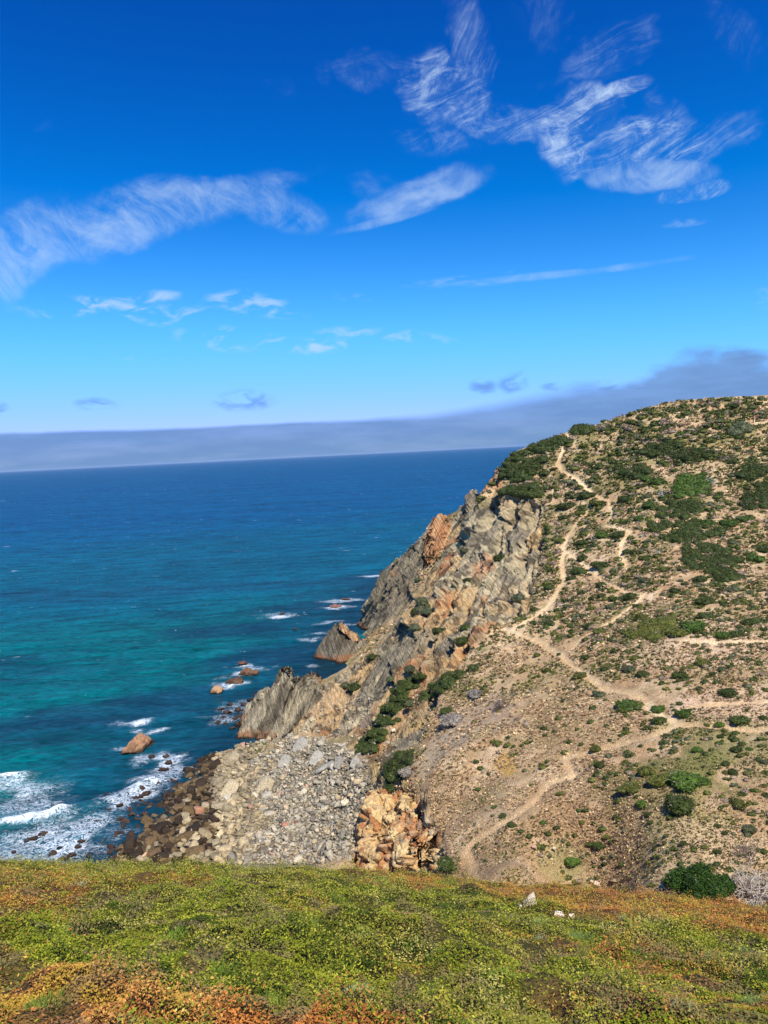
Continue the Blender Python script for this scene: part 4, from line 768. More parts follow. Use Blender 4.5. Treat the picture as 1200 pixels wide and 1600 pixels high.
# big green bush at the foot of the slope, and bleached dead shrubs
def tube(pts, rads, seg=5):
    VV, FF = [], []; pts = [np.array(p, float) for p in pts]
    for i, p in enumerate(pts):
        d = pts[min(i+1, len(pts)-1)]-pts[max(i-1, 0)]; d = d/(np.linalg.norm(d)+1e-9); a = np.cross(d, (0, 0, 1.) if abs(d[2]) < .9 else (1., 0, 0)); a /= np.linalg.norm(a); b = np.cross(d, a)
        for k in range(seg): th = 2*math.pi*k/seg; VV.append(p+(a*math.cos(th)+b*math.sin(th))*rads[i])
    for i in range(len(pts)-1):
        for k in range(seg): FF.append((i*seg+k, i*seg+(k+1) % seg, (i+1)*seg+(k+1) % seg, (i+1)*seg+k))
    return np.array(VV), np.array(FF)
def dead_shrub(pxx, pyy, w, label, nb=40, seed=1, Y=None, c=L(196, 186, 170), zoff=0.0, hf=.55):
    q = cast1(pxx, pyy) if Y is None else at(pxx, pyy, Y)
    if q is None: return
    R_ = w/2*q[1]/FPX; r_ = np.random.default_rng(seed); VV, FF, o_ = [], [], 0
    def br(p, d, Ln, rad, dep):
        nonlocal o_
        pts = [p.copy()]; k = 6
        for s_ in range(k):
            d = d+r_.normal(size=3)*.28+np.array([0, 0, -.06]); d /= np.linalg.norm(d); p = p+d*Ln/k; pts.append(p.copy())
        v_, f_ = tube(pts, np.linspace(rad, rad*.35, k+1)); VV.append(v_); FF.append(f_+o_); o_ += len(v_)
        if dep > 0:
            for _ in range(3):
                j = int(r_.integers(1, k)); br(pts[j], d+r_.normal(size=3)*.7, Ln*r_.uniform(.4, .65), rad*.6, dep-1)
    for k in range(nb):
        a = r_.uniform(0, 6.28); e = r_.uniform(.05, 1.1); br(np.array([0, 0, 0.])+r_.normal(size=3)*R_*.12*np.array([1, 1, .2]), np.array([math.cos(a)*math.cos(e), math.sin(a)*math.cos(e), math.sin(e)*hf*1.6]), R_*r_.uniform(.6, 1.0), R_*.02, 2)
    Vv = np.vstack(VV); cc = np.tile(c, (len(Vv), 1))*r_.uniform(.8, 1.1, (len(Vv), 1))
    o = link('dead_shrub', mesh_np('dead_shrub', Vv, np.vstack(FF), cc), m_wood); o.location = q+np.array([0, 0, zoff]); tag(o, label, 'dead shrub'); return o
q = at(1095, 1400, 44); q[2] = samp(VZ, np.array([q[0]]), np.array([q[1]]))[0]
lb_ = []
r_ = np.random.default_rng(5)
for k in range(13):
    a = r_.uniform(0, 6.28); u = r_.uniform(0, 1)**.5; lb_.append(((u*1.15*math.cos(a), u*.8*math.sin(a), .35+.75*(1-u)+r_.uniform(-.1, .15)), (r_.uniform(.42, .62), r_.uniform(.42, .6), r_.uniform(.35, .55))))
Vv, Ff, cc = foliage(lb_, 22000, .075, L(34, 62, 14), L(62, 92, 24), 9, .03)
bb = link('leafy_bush', mesh_np('leafy_bush', Vv, Ff, cc), m_leaf); tag(bb, 'big dense dark green bush just beyond the near grass edge', 'bush')
bq = cast1(1096, 1402); bb.location = bq+np.array([0, 0, .25]); s_ = 100/2*bq[1]/FPX/1.5; bb.scale = (s_, s_, s_*.95)
dead_shrub(1178, 1400, 120, 'tangle of bleached bare branches beside the big green bush at right', 40, 2, c=L(178, 166, 150), hf=.8)
dead_shrub(1168, 1335, 60, 'grey leafless shrub above the bleached tangle on the lower right slope', 22, 12, c=L(150, 130, 112))
dead_shrub(1035, 775, 30, 'bleached dead shrub lying left of the dark upper thicket', 16, 3)
dead_shrub(1027, 868, 26, 'upright bleached dead shrub left of the great thicket', 14, 4, hf=1.3)
dead_shrub(1008, 842, 24, 'pale dead shrub above the upright bleached one', 12, 5, hf=1.3)
dead_shrub(1110, 755, 30, 'bleached branches among the bright green thicket uphill', 14, 6)
dead_shrub(785, 1105, 0.1+46, 'dark leafless shrub on the dry slope under the pale saddle', 20, 7, c=L(96, 84, 78))
dead_shrub(1108, 965, 20, 'pale stump of dead wood below the great thicket', 8, 8, hf=1.6)
dead_shrub(810, 1140, 40, 'dark thin leafless shrub lower on the dry slope', 16, 9, c=L(110, 98, 90))
# a post on the hilltop
def post(pxx, pyy, h):
    q = cast1(pxx, pyy)
    if q is None: return
    hh = h*q[1]/FPX; v_, f_ = tube([(0, 0, -.3), (0, 0, hh*.5), (.03, 0, hh)], [.12, .1, .09], 6); o = link('post', mesh_np('post', v_, f_, np.tile(L(60, 52, 46), (len(v_), 1))), m_wood); o.location = q; tag(o, 'thin dark wooden post standing on the hilltop', 'post')
post(1177, 660, 16)
# ------------------------------------------------------------------ low dry scrub over the hill (stuff)
def scrub(Nn_, region, seed):
    r_ = np.random.default_rng(seed); px = r_.uniform(560, 1215, Nn_*2); py = r_.uniform(620, 1425, Nn_*2); P_, h_ = cast(px, py, VZ)
    rk2 = samp(rock.reshape(NY, NX), P_[:, 0], P_[:, 1]); t2 = samp(tdg, P_[:, 0], P_[:, 1]); b2_ = samp(beach.reshape(NY, NX), P_[:, 0], P_[:, 1])
    cl = fbm(P_, 3.0, 3, 201); cl2 = fbm(P_, 9.0, 2, 205)
    ok = h_ & (rk2 < np.where((px > 640) & (py > 1080), .85, .45)+.3*r_.random(len(px))) & (r_.random(len(px)) < np.where(py > 1150, .62, 1)) & (t2 > .2) & (b2_ < .3) & (cl+r_.normal(size=len(px))*.08 > .42)
    P_ = P_[ok][:Nn_]; cl = cl[ok][:Nn_]; cl2 = cl2[ok][:Nn_]; k = len(P_); py_ = py[ok][:Nn_]; px_ = px[ok][:Nn_]
    P_[:, 2] = samp(VZ, P_[:, 0], P_[:, 1])
    s_ = ((r_.uniform(.0012, .0030, k)*P_[:, 1])+.03)*(.72+.28*sstep(P_[:, 1], 60, 95))
    greenp = np.clip(.36+(cl2-.5)*2.2+np.where(py_ < 760, .25, 0)+np.where((py_ > 1090)&(px_<1000), -.22, 0), .04, .8); isg = r_.random(k) < greenp
    gcs = np.array([L(84, 92, 34), L(108, 112, 48), L(62, 74, 24), L(134, 132, 66)]); dcs = np.array([L(198, 168, 124), L(162, 130, 94), L(224, 194, 148), L(182, 162, 132), L(152, 118, 84), L(228, 202, 152)])
    cc = np.where(isg[:, None], gcs[r_.integers(4, size=k)], dcs[r_.integers(6, size=k)])*r_.uniform(.75, 1.2, (k, 1))
    nb = 9; VV = np.zeros((k, nb, 3, 3))
    for j in range(nb):
        a = r_.uniform(0, 6.28, k); out = r_.uniform(.1, .9, k); d = np.c_[np.cos(a)*out, np.sin(a)*out, r_.uniform(.05, .75, k)]*s_[:, None]
        c0 = P_+d*.6; sd = r_.normal(size=(k, 3))*s_[:, None]*.30; up = (np.c_[np.cos(a)*.5, np.sin(a)*.5, np.full(k, .6)]+r_.normal(size=(k, 3))*.2)*s_[:, None]*.8
        VV[:, j, 0] = c0-sd; VV[:, j, 1] = c0+sd; VV[:, j, 2] = c0+up
    Vv = VV.reshape(-1, 3); Ff = np.arange(len(Vv)).reshape(-1, 3); c_ = np.repeat(np.repeat(cc, nb, 0)*r_.uniform(.7, 1.25, (k*nb, 1)), 3, 0)
    return Vv, Ff, c_
def low_shrubs(k, seed):
    r_ = np.random.default_rng(seed); px = r_.uniform(740, 1215, 9000); py = r_.uniform(622, 1400, 9000); P_, h_ = cast(px, py, VZ)
    rk2 = samp(rock.reshape(NY, NX), P_[:, 0], P_[:, 1]); t2 = samp(tdg, P_[:, 0], P_[:, 1]); cl = fbm(P_, 8.0, 3, 231)
    dn = np.where(py < 780, 1.0, np.where(py < 1010, .62, .28))*np.where((px < 920) & (py > 1000), .3, 1)*sstep(cl, .34, .56)
    ok = h_ & (rk2 < .3) & (t2 > .5) & (r_.random(9000) < dn); P_ = P_[ok][:k]; pyk = py[ok][:k]; VV, FF, CC_, o_ = [], [], [], 0
    P_[:, 2] = samp(VZ, P_[:, 0], P_[:, 1]); I2 = ico(2)
    for i, p in enumerate(P_):
        s_ = p[1]/FPX*r_.uniform(2.2, 6.0)*(1.1 if pyk[i] < 800 else 1); kd = r_.choice(['dark green', 'olive green', 'grey green', 'dry brown'], p=[.42, .30, .14, .14]); a, b = GREENS[kd]
        Vv, Ff = I2; nn = vnoise(Vv*2.2+i*3.7, 5); Q = Vv*(.55+.7*nn)[:, None]*np.array([s_*r_.uniform(.8, 1.5), s_, s_*.6]); VV.append(Q+p+np.array([0, 0, s_*.12])); FF.append(Ff+o_); o_ += len(Q); CC_.append(lerp(a*.8, b, np.clip(nn, 0, 1))*r_.uniform(.8, 1.2))
        m_ = 46; d = r_.normal(size=(m_, 3)); d[:, 2] = np.abs(d[:, 2]); d /= np.linalg.norm(d, axis=1)[:, None]; c0 = d*np.array([s_*1.1, s_*.95, s_*.6])*r_.uniform(.7, 1.12, (m_, 1))+p+np.array([0, 0, s_*.12]); sd = r_.normal(size=(m_, 3))*s_*.13
        q = np.stack([c0-sd, c0+sd, c0+d*s_*.32+r_.normal(size=(m_, 3))*s_*.1], 1).reshape(-1, 3); VV.append(q); FF.append(np.arange(3*m_).reshape(-1, 3)+o_); o_ += 3*m_; CC_.append(np.repeat(lerp(a, b, r_.random(m_))*r_.uniform(.7, 1.3, (m_, 1)), 3, 0))
    return np.vstack(VV), np.vstack(FF), np.vstack(CC_)
Vv, Ff, c_ = low_shrubs(2600, 91)
tag(link('low_shrubs', mesh_np('low_shrubs', Vv, Ff, c_), m_leaf), 'countless knee high olive and dark green shrubs dotted over the hillside', 'shrubs', kind='stuff')
Vv, Ff, c_ = scrub(46000, None, 77)
tag(link('dry_scrub', mesh_np('dry_scrub', Vv, Ff, c_), m_leaf), 'low dry brown and green scrub covering the whole hillside', 'scrub', kind='stuff')
# ------------------------------------------------------------------ sea
def axis(a, b, st_, far, g_=1.06):
    core = np.arange(a, b, st_); r_ = [core[-1]]; s_ = st_
    while r_[-1] < far: s_ *= g_; r_.append(r_[-1]+s_)
    return core, r_[1:]
c1_, r1_ = axis(-110, 45, .5, 60000); c0_, l1_ = axis(110, 120, .5, 60000)
SX = np.r_[-np.array(l1_[::-1]), c1_, r1_]; cy_, ry_ = axis(78, 300, .55, 60000, 1.04); SY = np.r_[-3000, -600, -150, 0, 40, 60, 70, cy_, ry_]
SX = np.unique(SX); QX, QY = np.meshgrid(SX, SY); PS = np.c_[QX.ravel(), QY.ravel(), np.zeros(QX.size)]
deep = L(0, 68, 104); midc = L(0, 76, 94); teal = L(0, 84, 86); inner = L(6, 66, 80); drk = L(8, 44, 58)
Dy = np.hypot(PS[:, 0]*.5, PS[:, 1]); nA = fbm(PS*np.array([.35, 1, 1]), 40, 4, 301); nB = fbm(PS*np.array([.4, 1, 1]), 14, 3, 305)
sc_ = lerp(deep, midc, sstep(Dy+(nA-.5)*250, 750, 380)); sc_ = lerp(sc_, teal, sstep(Dy+(nA-.5)*90, 330, 210))
shore = np.hypot(PS[:, 0]+20, (PS[:, 1]-150)*.8)
line = PS[:, 1]-(118+(PS[:, 0]+60)*1.15)           # rough offshore distance coordinate
off_ = 999+np.zeros(len(PS))
shp = [tuple(at(a, b, z=0)[:2]) for a, b in [(190, 1345), (250, 1270), (300, 1205), (365, 1158), (385, 1110), (440, 1085), (480, 1075), (490, 1040), (520, 985), (555, 980), (600, 880)]]
nearm = (PS[:, 1] > 60) & (PS[:, 1] < 330) & (np.abs(PS[:, 0]) < 160)
off_[nearm] = dist_poly(PS[nearm, 0], PS[nearm, 1], shp)
sc_ = lerp(sc_, inner, sstep(off_+(nB-.5)*22+(nA-.5)*20, 34, 16)*.9); sc_ = lerp(sc_, drk, sstep(off_+(nB-.5)*10, 14, 3)*.8)
patches = sstep(nA, .55, .72)*(Dy < 420); sc_ = lerp(sc_, drk*1.6, patches*.5)
for a, b, rx, ry in [(150, 1115, 26, 9), (60, 1140, 20, 8), (280, 1085, 18, 8), (470, 950, 22, 12), (350, 990, 20, 12), (420, 1020, 16, 10)]:
    q = at(a, b, z=0); w = sstep(np.sqrt(((PS[:, 0]-q[0])/rx)**2+((PS[:, 1]-q[1])/ry)**2)+(nB-.5)*1.6, 1.2, .4); sc_ = lerp(sc_, drk*1.4, w*.7)
for a, b, r__ in [(20, 1320, 14), (560, 998, 8), (440, 1085, 0.1)]:
    q = at(a, b, z=0); w = sstep(np.hypot(PS[:, 0]-q[0], PS[:, 1]-q[1])/r__, 1.2, .3); sc_ = lerp(sc_, L(20, 84, 92), w*.6)
foam = np.zeros(len(PS)); fw1 = (fbm(PS, 3.0, 4, 501)-.5)*9.0*nearm; fw2 = (fbm(PS, 3.0, 4, 507)-.5)*7.0*nearm
def fb(a, b, r__, s_, asp=1.0, rot=0.0):
    q = at(a, b, z=0); dx = PS[:, 0]-q[0]+fw1*min(1, r__/2.5); dy = PS[:, 1]-q[1]+fw2*min(1, r__/2.5); c__, s__ = math.cos(rot), math.sin(rot); u = (dx*c__+dy*s__)/asp; v = -dx*s__+dy*c__
    s_ = s_*(.80 if r__ > 3.2 else .74); np.maximum(foam, s_*np.exp(-(np.hypot(u, v)/r__)**2), out=foam)
for a in [(60, 1310, 6, .75), (100, 1322, 5.5, .85), (130, 1300, 4.5, .8), (30, 1335, 5, .7), (160, 1285, 4, .75), (190, 1250, 4, .75), (220, 1235, 4, .8), (250, 1215, 3.6, .8), (270, 1190, 4, .85), (240, 1182, 3.5, .7), (262, 1205, 3, .7), (40, 1240, 6, .72), (15, 1225, 5, .8), (60, 1260, 5, .6), (110, 1275, 4, .5), (20, 1265, 7, .55), (75, 1345, 5, .7), (215, 1222, 3, .7),
   (345, 1125, 4, .5), (365, 1105, 4, .5), (385, 1095, 3, .5), (185, 1300, 3, .45), (140, 1330, 3, .5)]: fb(*a)
for a in [(48, 1280, 1.3, 1.5, 4.2, .18), (20, 1286, 1.3, 1.4, 3, .05), (80, 1273, 1.2, 1.5, 3.0, .4), (20, 1215, 1.3, 1.5, 2.6, 0), (8, 1208, 1.5, 1.1, 2, 0), (232, 1221, .9, 1.4, 3, .45), (210, 1232, .8, 1.1, 4, .45), (180, 1247, .7, .8, 5, .4), (377, 1053, 3.0, 1.0, 1.6, .8), (362, 1072, 2, 1.2, 2, .3), (378, 1041, 2.2, 1.05, 1.6, .2), (395, 1045, 2.5, .7, 2, 0), (350, 1070, 1.5, .9, 2, .3),
   (541, 938, 3.0, 1.0, 3.0, 0), (524, 949, 2.6, 1.1, 2.6, 0), (440, 963, 2.6, 1.1, 2.4, 0), (428, 960, 2.5, .6, 3, 0), (588, 900, 3, .9, 3, 0), (218, 1128, 1.8, 1.2, 2.2, .2), (235, 1140, 2, .9, 1.5, 0), (194, 1168, 1.3, .7, 2, 0), (490, 1000, 2.5, .7, 2, 0), (515, 972, 2.5, .7, 2, 0), (500, 990, 2, .6, 2, 0), (489, 1040, 1.2, .7, 2, 0), (555, 975, 2, .6, 2, 0), (270, 1185, 1.6, 1.2, 1.5, .3), (244, 1184, 1.3, 1.1, 2, .2), (110, 1330, 1.5, 1.1, 3, .2)]: fb(*a)
wave = np.zeros(len(PS)); nm_ = nearm
wave[nm_] = (fbm(PS[nm_]*np.array([.35, 1, 1]), 5.0, 4, 311)-.5)*.9+(fbm(PS[nm_]*np.array([.5, 1, 1]), 1.6, 2, 315)-.5)*.25+(fbm(PS[nm_], 1.1, 2, 317)-.5)*np.minimum(foam[nm_], 1)*.6
def crest(p1, p2, h, wd):
    a, b = at(*p1, z=0)[:2], at(*p2, z=0)[:2]; d = dist_poly(PS[:, 0], PS[:, 1], [tuple(a), tuple(b)]); np.add(wave, h*np.exp(-(d/wd)**2), out=wave)
crest((5, 1288), (92, 1272), .9, 1.6); crest((95, 1270), (200, 1240), .6, 1.5); crest((205, 1236), (245, 1216), .6, 1.3); crest((5, 1216), (35, 1213), .8, 1.6)
PS[:, 2] = wave*np.exp(-np.maximum(PS[:, 1]-220, 0)/60.)
ii = np.arange(PS.shape[0]).reshape(QX.shape); Fs = np.stack([ii[:-1, :-1], ii[:-1, 1:], ii[1:, 1:], ii[1:, :-1]], -1).reshape(-1, 4)
m_sea, N = new_mat('sea_water'); g = N.add('ShaderNodeNewGeometry'); pos = g.outputs['Position']; fo = N.attr('foam', 'Fac')
sepp = N.add('ShaderNodeSeparateXYZ'); N.l.new(pos, sepp.inputs[0]); dist_ = N.m('POWER', N.m('MULTIPLY_ADD', sepp.outputs[0], N.m('MULTIPLY', sepp.outputs[0], 1.0), N.m('MULTIPLY', sepp.outputs[1], sepp.outputs[1])), .5)
w1 = N.noise(N.mapping(pos, rot=(0, 0, R(-8)), scale=(.35, 1, 1)), .16, 6, .62, .3); w2 = N.noise(N.mapping(pos, rot=(0, 0, R(10)), scale=(.4, 1, 1)), .9, 5, .65, .3); w3 = N.noise(N.mapping(pos, scale=(.25, 1, 1)), .022, 5, .6, .2)
hh = N.m('ADD', N.m('MULTIPLY', w1, 2.6), N.m('MULTIPLY', w2, .55))
var = N.m('MULTIPLY', N.mapr(w1, .3, .7, .5, 1.55, 'LINEAR'), N.m('MULTIPLY', N.mapr(w2, .3, .7, .5, 1.6, 'LINEAR'), N.mapr(w3, .3, .7, .8, 1.2, 'LINEAR')))
cs = N.add('ShaderNodeVectorMath', operation='SCALE'); N.l.new(N.attr('Col'), cs.inputs[0]); N.l.new(var, cs.inputs['Scale'])
nl1 = N.noise(pos, .7, 7, .72, 2.2); nl2 = N.noise(N.mapping(pos, rot=(0, 0, R(20)), scale=(.5, 1, 1)), 2.2, 4, .7, .8)
ridge = N.m('SUBTRACT', 1.0, N.m('MULTIPLY', N.m('ABSOLUTE', N.m('SUBTRACT', nl1, .5)), 4.5)); fs = N.m('ADD', N.m('MULTIPLY', ridge, .55), N.m('MULTIPLY', nl2, .5))
foamf = N.mapr(N.m('ADD', N.m('MULTIPLY', fs, 1.9), N.m('MULTIPLY', fo, .75)), 1.45, 2.15)
foamf = N.m('MULTIPLY', foamf, N.mapr(fo, .05, .4))
# whitecaps: sparse short streaks in three sizes
def caps(sc1, thr, lo, hi):
    v = N.mapping(pos, rot=(0, 0, R(-6)), scale=(.32, 1, 0)); a = N.noise(v, sc1, 3, .6, .2); b = N.noise(pos, sc1*.12, 2, .5)
    return N.m('MULTIPLY', N.mapr(N.m('ADD', a, N.m('MULTIPLY', b, .25)), thr, thr+.05), N.m('MULTIPLY', N.mapr(dist_, lo, lo*1.4), N.mapr(dist_, hi, hi*.6)))
wc = N.m('MAXIMUM', caps(.9, .84, 160, 700), N.m('MAXIMUM', caps(.36, .83, 350, 2200), caps(.14, .82, 1200, 9000)))
ff = N.m('MAXIMUM', foamf, N.m('MULTIPLY', wc, .8))
colw = N.mix(ff, cs.outputs[0], (.78, .84, .87, 1)); rough = N.m('MULTIPLY_ADD', ff, .5, N.mapr(dist_, 100, 1500, .22, .42))
nb_ = N.bump(hh, N.mapr(dist_, 150, 3000, .75, .9), 1.0)
df = N.add('ShaderNodeBsdfDiffuse'); N.l.new(colw, df.inputs[0]); N.l.new(nb_, df.inputs['Normal'])
gl = N.add('ShaderNodeBsdfGlossy'); gl.inputs['Roughness'].default_value = .24; N.l.new(nb_, gl.inputs['Normal'])
fr = N.add('ShaderNodeFresnel'); fr.inputs[0].default_value = 1.33; N.l.new(nb_, fr.inputs[1])
fk = N.m('MULTIPLY', N.m('MINIMUM', N.m('MULTIPLY', fr.outputs[0], .7), .16), N.m('SUBTRACT', 1.0, ff))
mx = N.add('ShaderNodeMixShader'); N.l.new(fk, mx.inputs[0]); N.l.new(df.outputs[0], mx.inputs[1]); N.l.new(gl.outputs[0], mx.inputs[2])
o_ = N.add('ShaderNodeOutputMaterial'); N.l.new(mx.outputs[0], o_.inputs[0])
sea = link('sea', mesh_np('sea', PS, Fs, sc_, {'foam': foam}, True), m_sea); tag(sea, kind='structure')
# ------------------------------------------------------------------ foreground headland with its carpet of succulents
fx = np.linspace(-1, 1, 420); fyv = np.r_[np.linspace(-6, 1.5, 16), 1.5+np.cumsum(np.linspace(.03, .16, 290))]; fyv = fyv[fyv < 29]
TX, TY = np.meshgrid(fx, fyv); TX = TX*(np.maximum(TY, 3)*.82+2.0); FP = np.c_[TX.ravel(), TY.ravel(), near_h(TX, TY).ravel()]
def hum(P_): # hummocks
    Q = P_*np.array([1, 1, 0]); return (fbm(Q, 1.6, 3, 401)-.5)*.40+(fbm(Q, .5, 3, 405)-.5)*.34
FP[:, 2] += hum(FP)
def carpet_col(P_, r_=None):
    Q = P_*np.array([1, 1, 0]); a = fbm(Q*np.array([.6, 1, 1]), 1.1, 4, 411); b = fbm(Q, .35, 3, 415); c__ = fbm(Q*np.array([.5, 1, 1]), 2.6, 3, 419)
    return a, b, c__
a_, b_, c__ = carpet_col(FP); fc = lerp(L(84, 78, 34), L(128, 88, 48), sstep(a_*.6+c__*.4, .46, .56)); fc = lerp(fc, L(96, 84, 46), sstep(b_, .56, .68)*.5)
ii = np.arange(len(FP)).reshape(TX.shape); Ff = np.stack([ii[:-1, :-1], ii[:-1, 1:], ii[1:, 1:], ii[1:, :-1]], -1).reshape(-1, 4)
tag(link('near_ground', mesh_np('near_ground', FP, Ff, fc, {'rock': np.zeros(len(FP))}, True), m_ter), kind='structure')
def carpet(k, seed):
    r_ = np.random.default_rng(seed); u = r_.random(k); y = 2.2*(17/2.2)**(u**.82); x = r_.uniform(-1, 1, k)*(y*.68+.5)
    P_ = np.c_[x, y, near_h(x, y)]; P_[:, 2] += hum(P_); a, b, c__ = carpet_col(P_); m1 = a*.55+c__*.45+r_.normal(size=k)*.028-.13*sstep(y, 6, 10)*sstep(-x, -1, 3)+.02*sstep(x, 1, 5)-.03*sstep(y, 6.5, 4.5)
    bare = sstep(b+(a-.5)*.6, .70, .80); keepm = r_.random(k) > bare*.85; P_ = P_[keepm]; m1 = m1[keepm]; b = b[keepm]; y = y[keepm]; k = len(P_); a = a[keepm]
    pal_g = np.array([L(118, 126, 30), L(146, 146, 40), L(94, 108, 26), L(168, 162, 56), L(72, 88, 22)]); pal_r = np.array([L(190, 122, 58), L(160, 98, 48), L(204, 148, 76), L(156, 114, 50), L(180, 144, 56)]); pal_y = np.array([L(152, 142, 56), L(168, 154, 72), L(130, 126, 44), L(142, 134, 54), L(180, 168, 90)])
    Q2 = P_*np.array([1, 1, 0]); pi_ = np.clip(((fbm(Q2, .30, 3, 441)-.5)*2.6+.5+r_.normal(size=k)*.13)*5, 0, 4.99).astype(int)
    t = r_.random(k)*.5+sstep(fbm(Q2, .45, 2, 445), .35, .65)*.5; isr = m1 > .50; isy = (~isr) & (t < .30); cc = pal_g[pi_]; cc = np.where(isy[:, None], pal_y[pi_], cc); cc = np.where((isr & (t < .70))[:, None], pal_r[pi_], cc)
    cc = cc*r_.uniform(.8, 1.12, (k, 1))
    dd_ = sstep(fbm(P_*np.array([1, 1, 0]), .22, 2, 437), .58, .7); cc = cc*r_.uniform(.8, 1.1, (k, 1)); cc = lerp(cc, L(120, 98, 74), dd_*.6)
    s_ = r_.uniform(.0055, .011, k)*(1+y*.034); cu = vnoise(P_*np.array([1, 1, 0])*6.0, 431); lift = r_.uniform(0, 1, k)**1.3*(.03+.16*sstep(b, .55, .4))*(.2+1.5*cu*cu); spr = r_.random(k) < .006; lift = np.where(spr, r_.uniform(.1, .26, k), lift)
    P_[:, 2] += lift; n_ = np.c_[r_.normal(size=k)*.55, r_.normal(size=k)*.55+.12, np.ones(k)]; n_ /= np.linalg.norm(n_, axis=1)[:, None]
    d = np.cross(n_, r_.normal(size=(k, 3))); d /= np.linalg.norm(d, axis=1)[:, None]; e = np.cross(n_, d)
    q = np.stack([P_-d*s_[:, None], P_+e*(s_*.55)[:, None], P_+d*(s_*1.3)[:, None], P_-e*(s_*.55)[:, None]], 1).reshape(-1, 3)
    return q, np.arange(4*k).reshape(-1, 4), np.repeat(cc, 4, 0)
Vv, Ff, cc = carpet(800000, 5)
tag(link('ground_cover', mesh_np('ground_cover', Vv, Ff, cc), m_ground_leaf), 'dense carpet of small green and rusty succulent leaves on the near headland', 'ground cover', kind='stuff')
# greener taller tufts, each a plant
def fg_at(pxx, pyy):
    d = rays(pxx, pyy)[0]; t = 2.0
    while t < 26:
        P_ = np.array([0, 0, H])+d*t
        if P_[2] < near_h(P_[0], P_[1])+hum(P_[None])[0]: return P_
        t += .02
    return None
def tuft(seed, nb, spread, hgt, wd, cA, cB, droop=.5):
    r_ = np.random.default_rng(seed); VV, CCs = [], []
    for k in range(nb):
        a = r_.uniform(0, 6.28); q = r_.uniform(0, 1)**.6*spread; b = np.array([q*math.cos(a), q*math.sin(a), 0]); a2 = a+r_.normal()*.6; L2 = hgt*r_.uniform(.5, 1.1); ln = r_.uniform(.2, droop)
        side = np.array([-math.sin(a2), math.cos(a2), 0])*wd; mid = b+np.array([math.cos(a2)*ln*L2*.5, math.sin(a2)*ln*L2*.5, L2*.6]); tip = b+np.array([math.cos(a2)*ln*L2*1.3, math.sin(a2)*ln*L2*1.3, L2])
        VV += [b-side, b+side, mid+side*.8, mid-side*.8, mid-side*.8, mid+side*.8, tip+side*.1, tip-side*.1]; c_ = (cA+(cB-cA)*r_.random())*r_.uniform(.75, 1.25); CCs += [c_]*8
    return np.array(VV), np.arange(len(VV)).reshape(-1, 4), np.array(CCs)
tm = [tuft(1, 260, .20, .16, .004, L(92, 118, 52), L(132, 152, 84)), tuft(2, 300, .26, .12, .004, L(74, 100, 34), L(120, 136, 50)), tuft(3, 200, .18, .15, .003, L(128, 142, 100), L(168, 172, 130))]
tmm = [mesh_np('grass_tuft', *t_) for t_ in tm]; NM_G = Namer([(827, 1416, 'the upright white stone'), (640, 1500, 'the bottom middle'), (200, 1450, 'the left grass'), (1050, 1500, 'the right grass'), (160, 1570, 'the lower left corner'), (400, 1400, 'the grass edge above the beach')])
TF = [(905, 1470, 0, 60), (845, 1445, 0, 40), (850, 1470, 2, 40), (1110, 1500, 2, 50), (1170, 1490, 0, 40), (1060, 1575, 2, 60), (925, 1500, 1, 70), (1000, 1500, 1, 60), (640, 1500, 1, 90), (700, 1510, 1, 80), (160, 1530, 1, 80), (90, 1470, 1, 70), (330, 1525, 1, 90), (560, 1470, 0, 60), (520, 1410, 1, 50), (230, 1395, 1, 50), (350, 1385, 1, 50), (700, 1385, 1, 50), (480, 1455, 1, 60), (780, 1530, 1, 70), (60, 1580, 1, 90), (10, 1540, 1, 60), (820, 1585, 1, 80), (420, 1580, 1, 80), (1180, 1570, 0, 60), (1090, 1440, 1, 44), (600, 1385, 1, 44), (120, 1385, 2, 40), (980, 1440, 2, 40), (560, 1550, 2, 60), (270, 1470, 1, 60)]
for k, (a, b, ti, w) in enumerate(TF):
    q = fg_at(a, b)
    if q is None: continue
    o = link('grass_tuft', tmm[ti], m_ground_leaf); s_ = w/2*q[1]/FPX/.26; o.location = q+np.array([0, 0, -.02]); o.scale = (s_*1.15, s_*.8, s_*.62); o.rotation_euler = (0, 0, k*1.3)
    NM_G.add(o, a, b, ['blue green grassy tuft', 'fresh green leafy tuft', 'pale silvery tuft'][ti], 'tuft', 'grassy tufts in the near carpet')
NM_G.run()
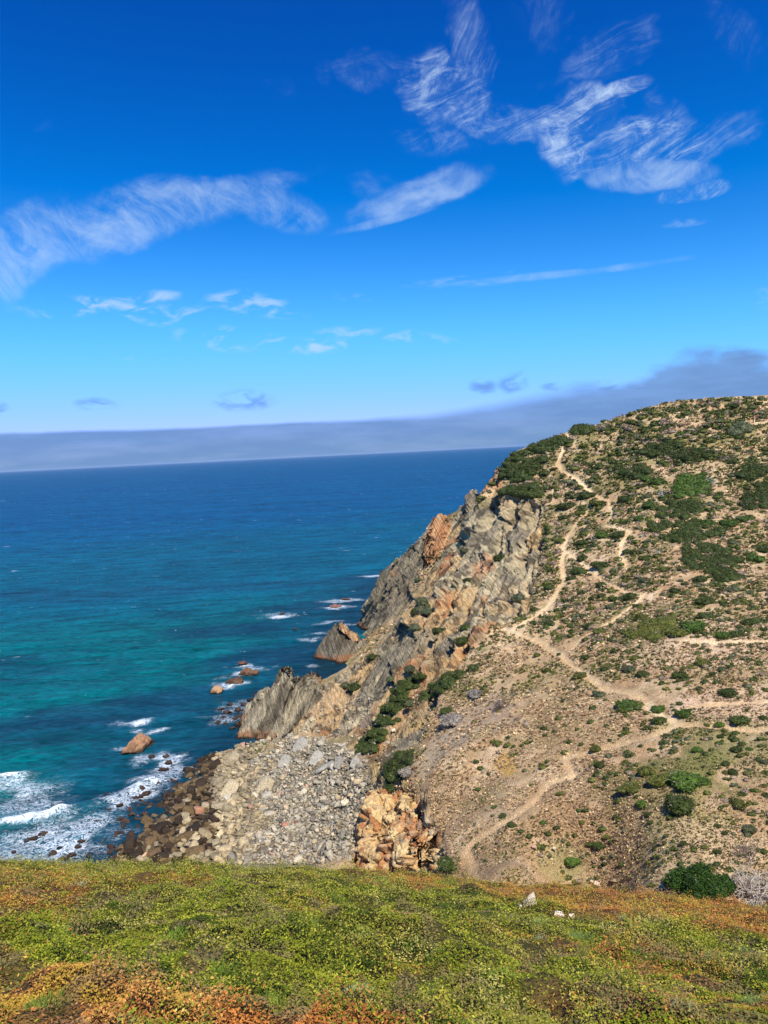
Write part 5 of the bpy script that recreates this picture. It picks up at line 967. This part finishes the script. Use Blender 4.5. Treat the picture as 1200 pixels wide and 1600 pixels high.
def fgstone(pts, label, pxx, pyy, wpx, seed):
    q = fg_at(pxx, pyy); s_ = wpx*q[1]/FPX; Vv, Nn, Ff = hull_mesh([tuple(np.array(p)*s_) for p in pts], s_*.09)
    Vn = Vv+Nn*((fbm(Vv, s_*.3, 4, seed)-.5)*s_*.16)[:, None]; f_ = fbm(Vv, s_*.25, 3, seed+1); cc = lerp(L(222, 210, 186), L(190, 164, 128), sstep(f_, .5, .65)*.7)
    o = link('stone', mesh_np('stone', Vn, Ff, cc), m_rock); o.location = q; tag(o, label, 'stone')
fgstone([(-.5, 0, -.1), (-.45, .2, .1), (.1, -.1, -.1), (.45, 0, -.1), (.45, .3, 0), (.30, .05, .95), (.20, .1, .9), (.42, .1, .6), (-.1, 0, .45), (0, .35, .2), (-.3, -.05, .2)], 'pale upright pointed stone sticking out of the near grass', 828, 1416, 25, 3)
fgstone([(-.3, 0, -.1), (.3, .1, -.1), (.15, .3, .3), (-.2, .2, .35), (0, -.1, .15), (.3, .2, .12), (-.35, .2, 0)], 'small pale stone left of the upright pointed stone', 813, 1418, 12, 4)
fgstone([(-.5, 0, -.1), (.5, .1, -.1), (.3, .5, .2), (-.3, .5, .3), (0, -.1, .15), (.5, .3, .1), (-.4, .2, .3)], 'flat pale stone nearly buried right of the upright stone', 875, 1433, 19, 5)
fgstone([(-.5, 0, -.1), (.5, .1, -.1), (.3, .5, .15), (-.3, .4, .2), (0, -.1, .12)], 'low pale stone fragment at the end of the stone row', 894, 1433, 14, 6)

# ------------------------------------------------------------------ sea haze
hm = bpy.data.meshes.new('haze'); bm = bmesh.new(); bmesh.ops.create_cube(bm, size=1.0); bm.to_mesh(hm); bm.free()
hz = bpy.data.objects.new('haze', hm); C.objects.link(hz); hz.scale = (140000, 140000, 110); hz.location = (0, 0, 39)
m_hz, N = new_mat('haze_air'); v = N.add('ShaderNodeVolumePrincipled'); v.inputs['Color'].default_value = (.50, .68, .92, 1); v.inputs['Density'].default_value = 1.7e-5
o_ = N.add('ShaderNodeOutputMaterial'); N.l.new(v.outputs[0], o_.inputs['Volume']); hm.materials.append(m_hz); tag(hz, 'pale sea haze hanging over the water towards the horizon', 'haze', kind='stuff')
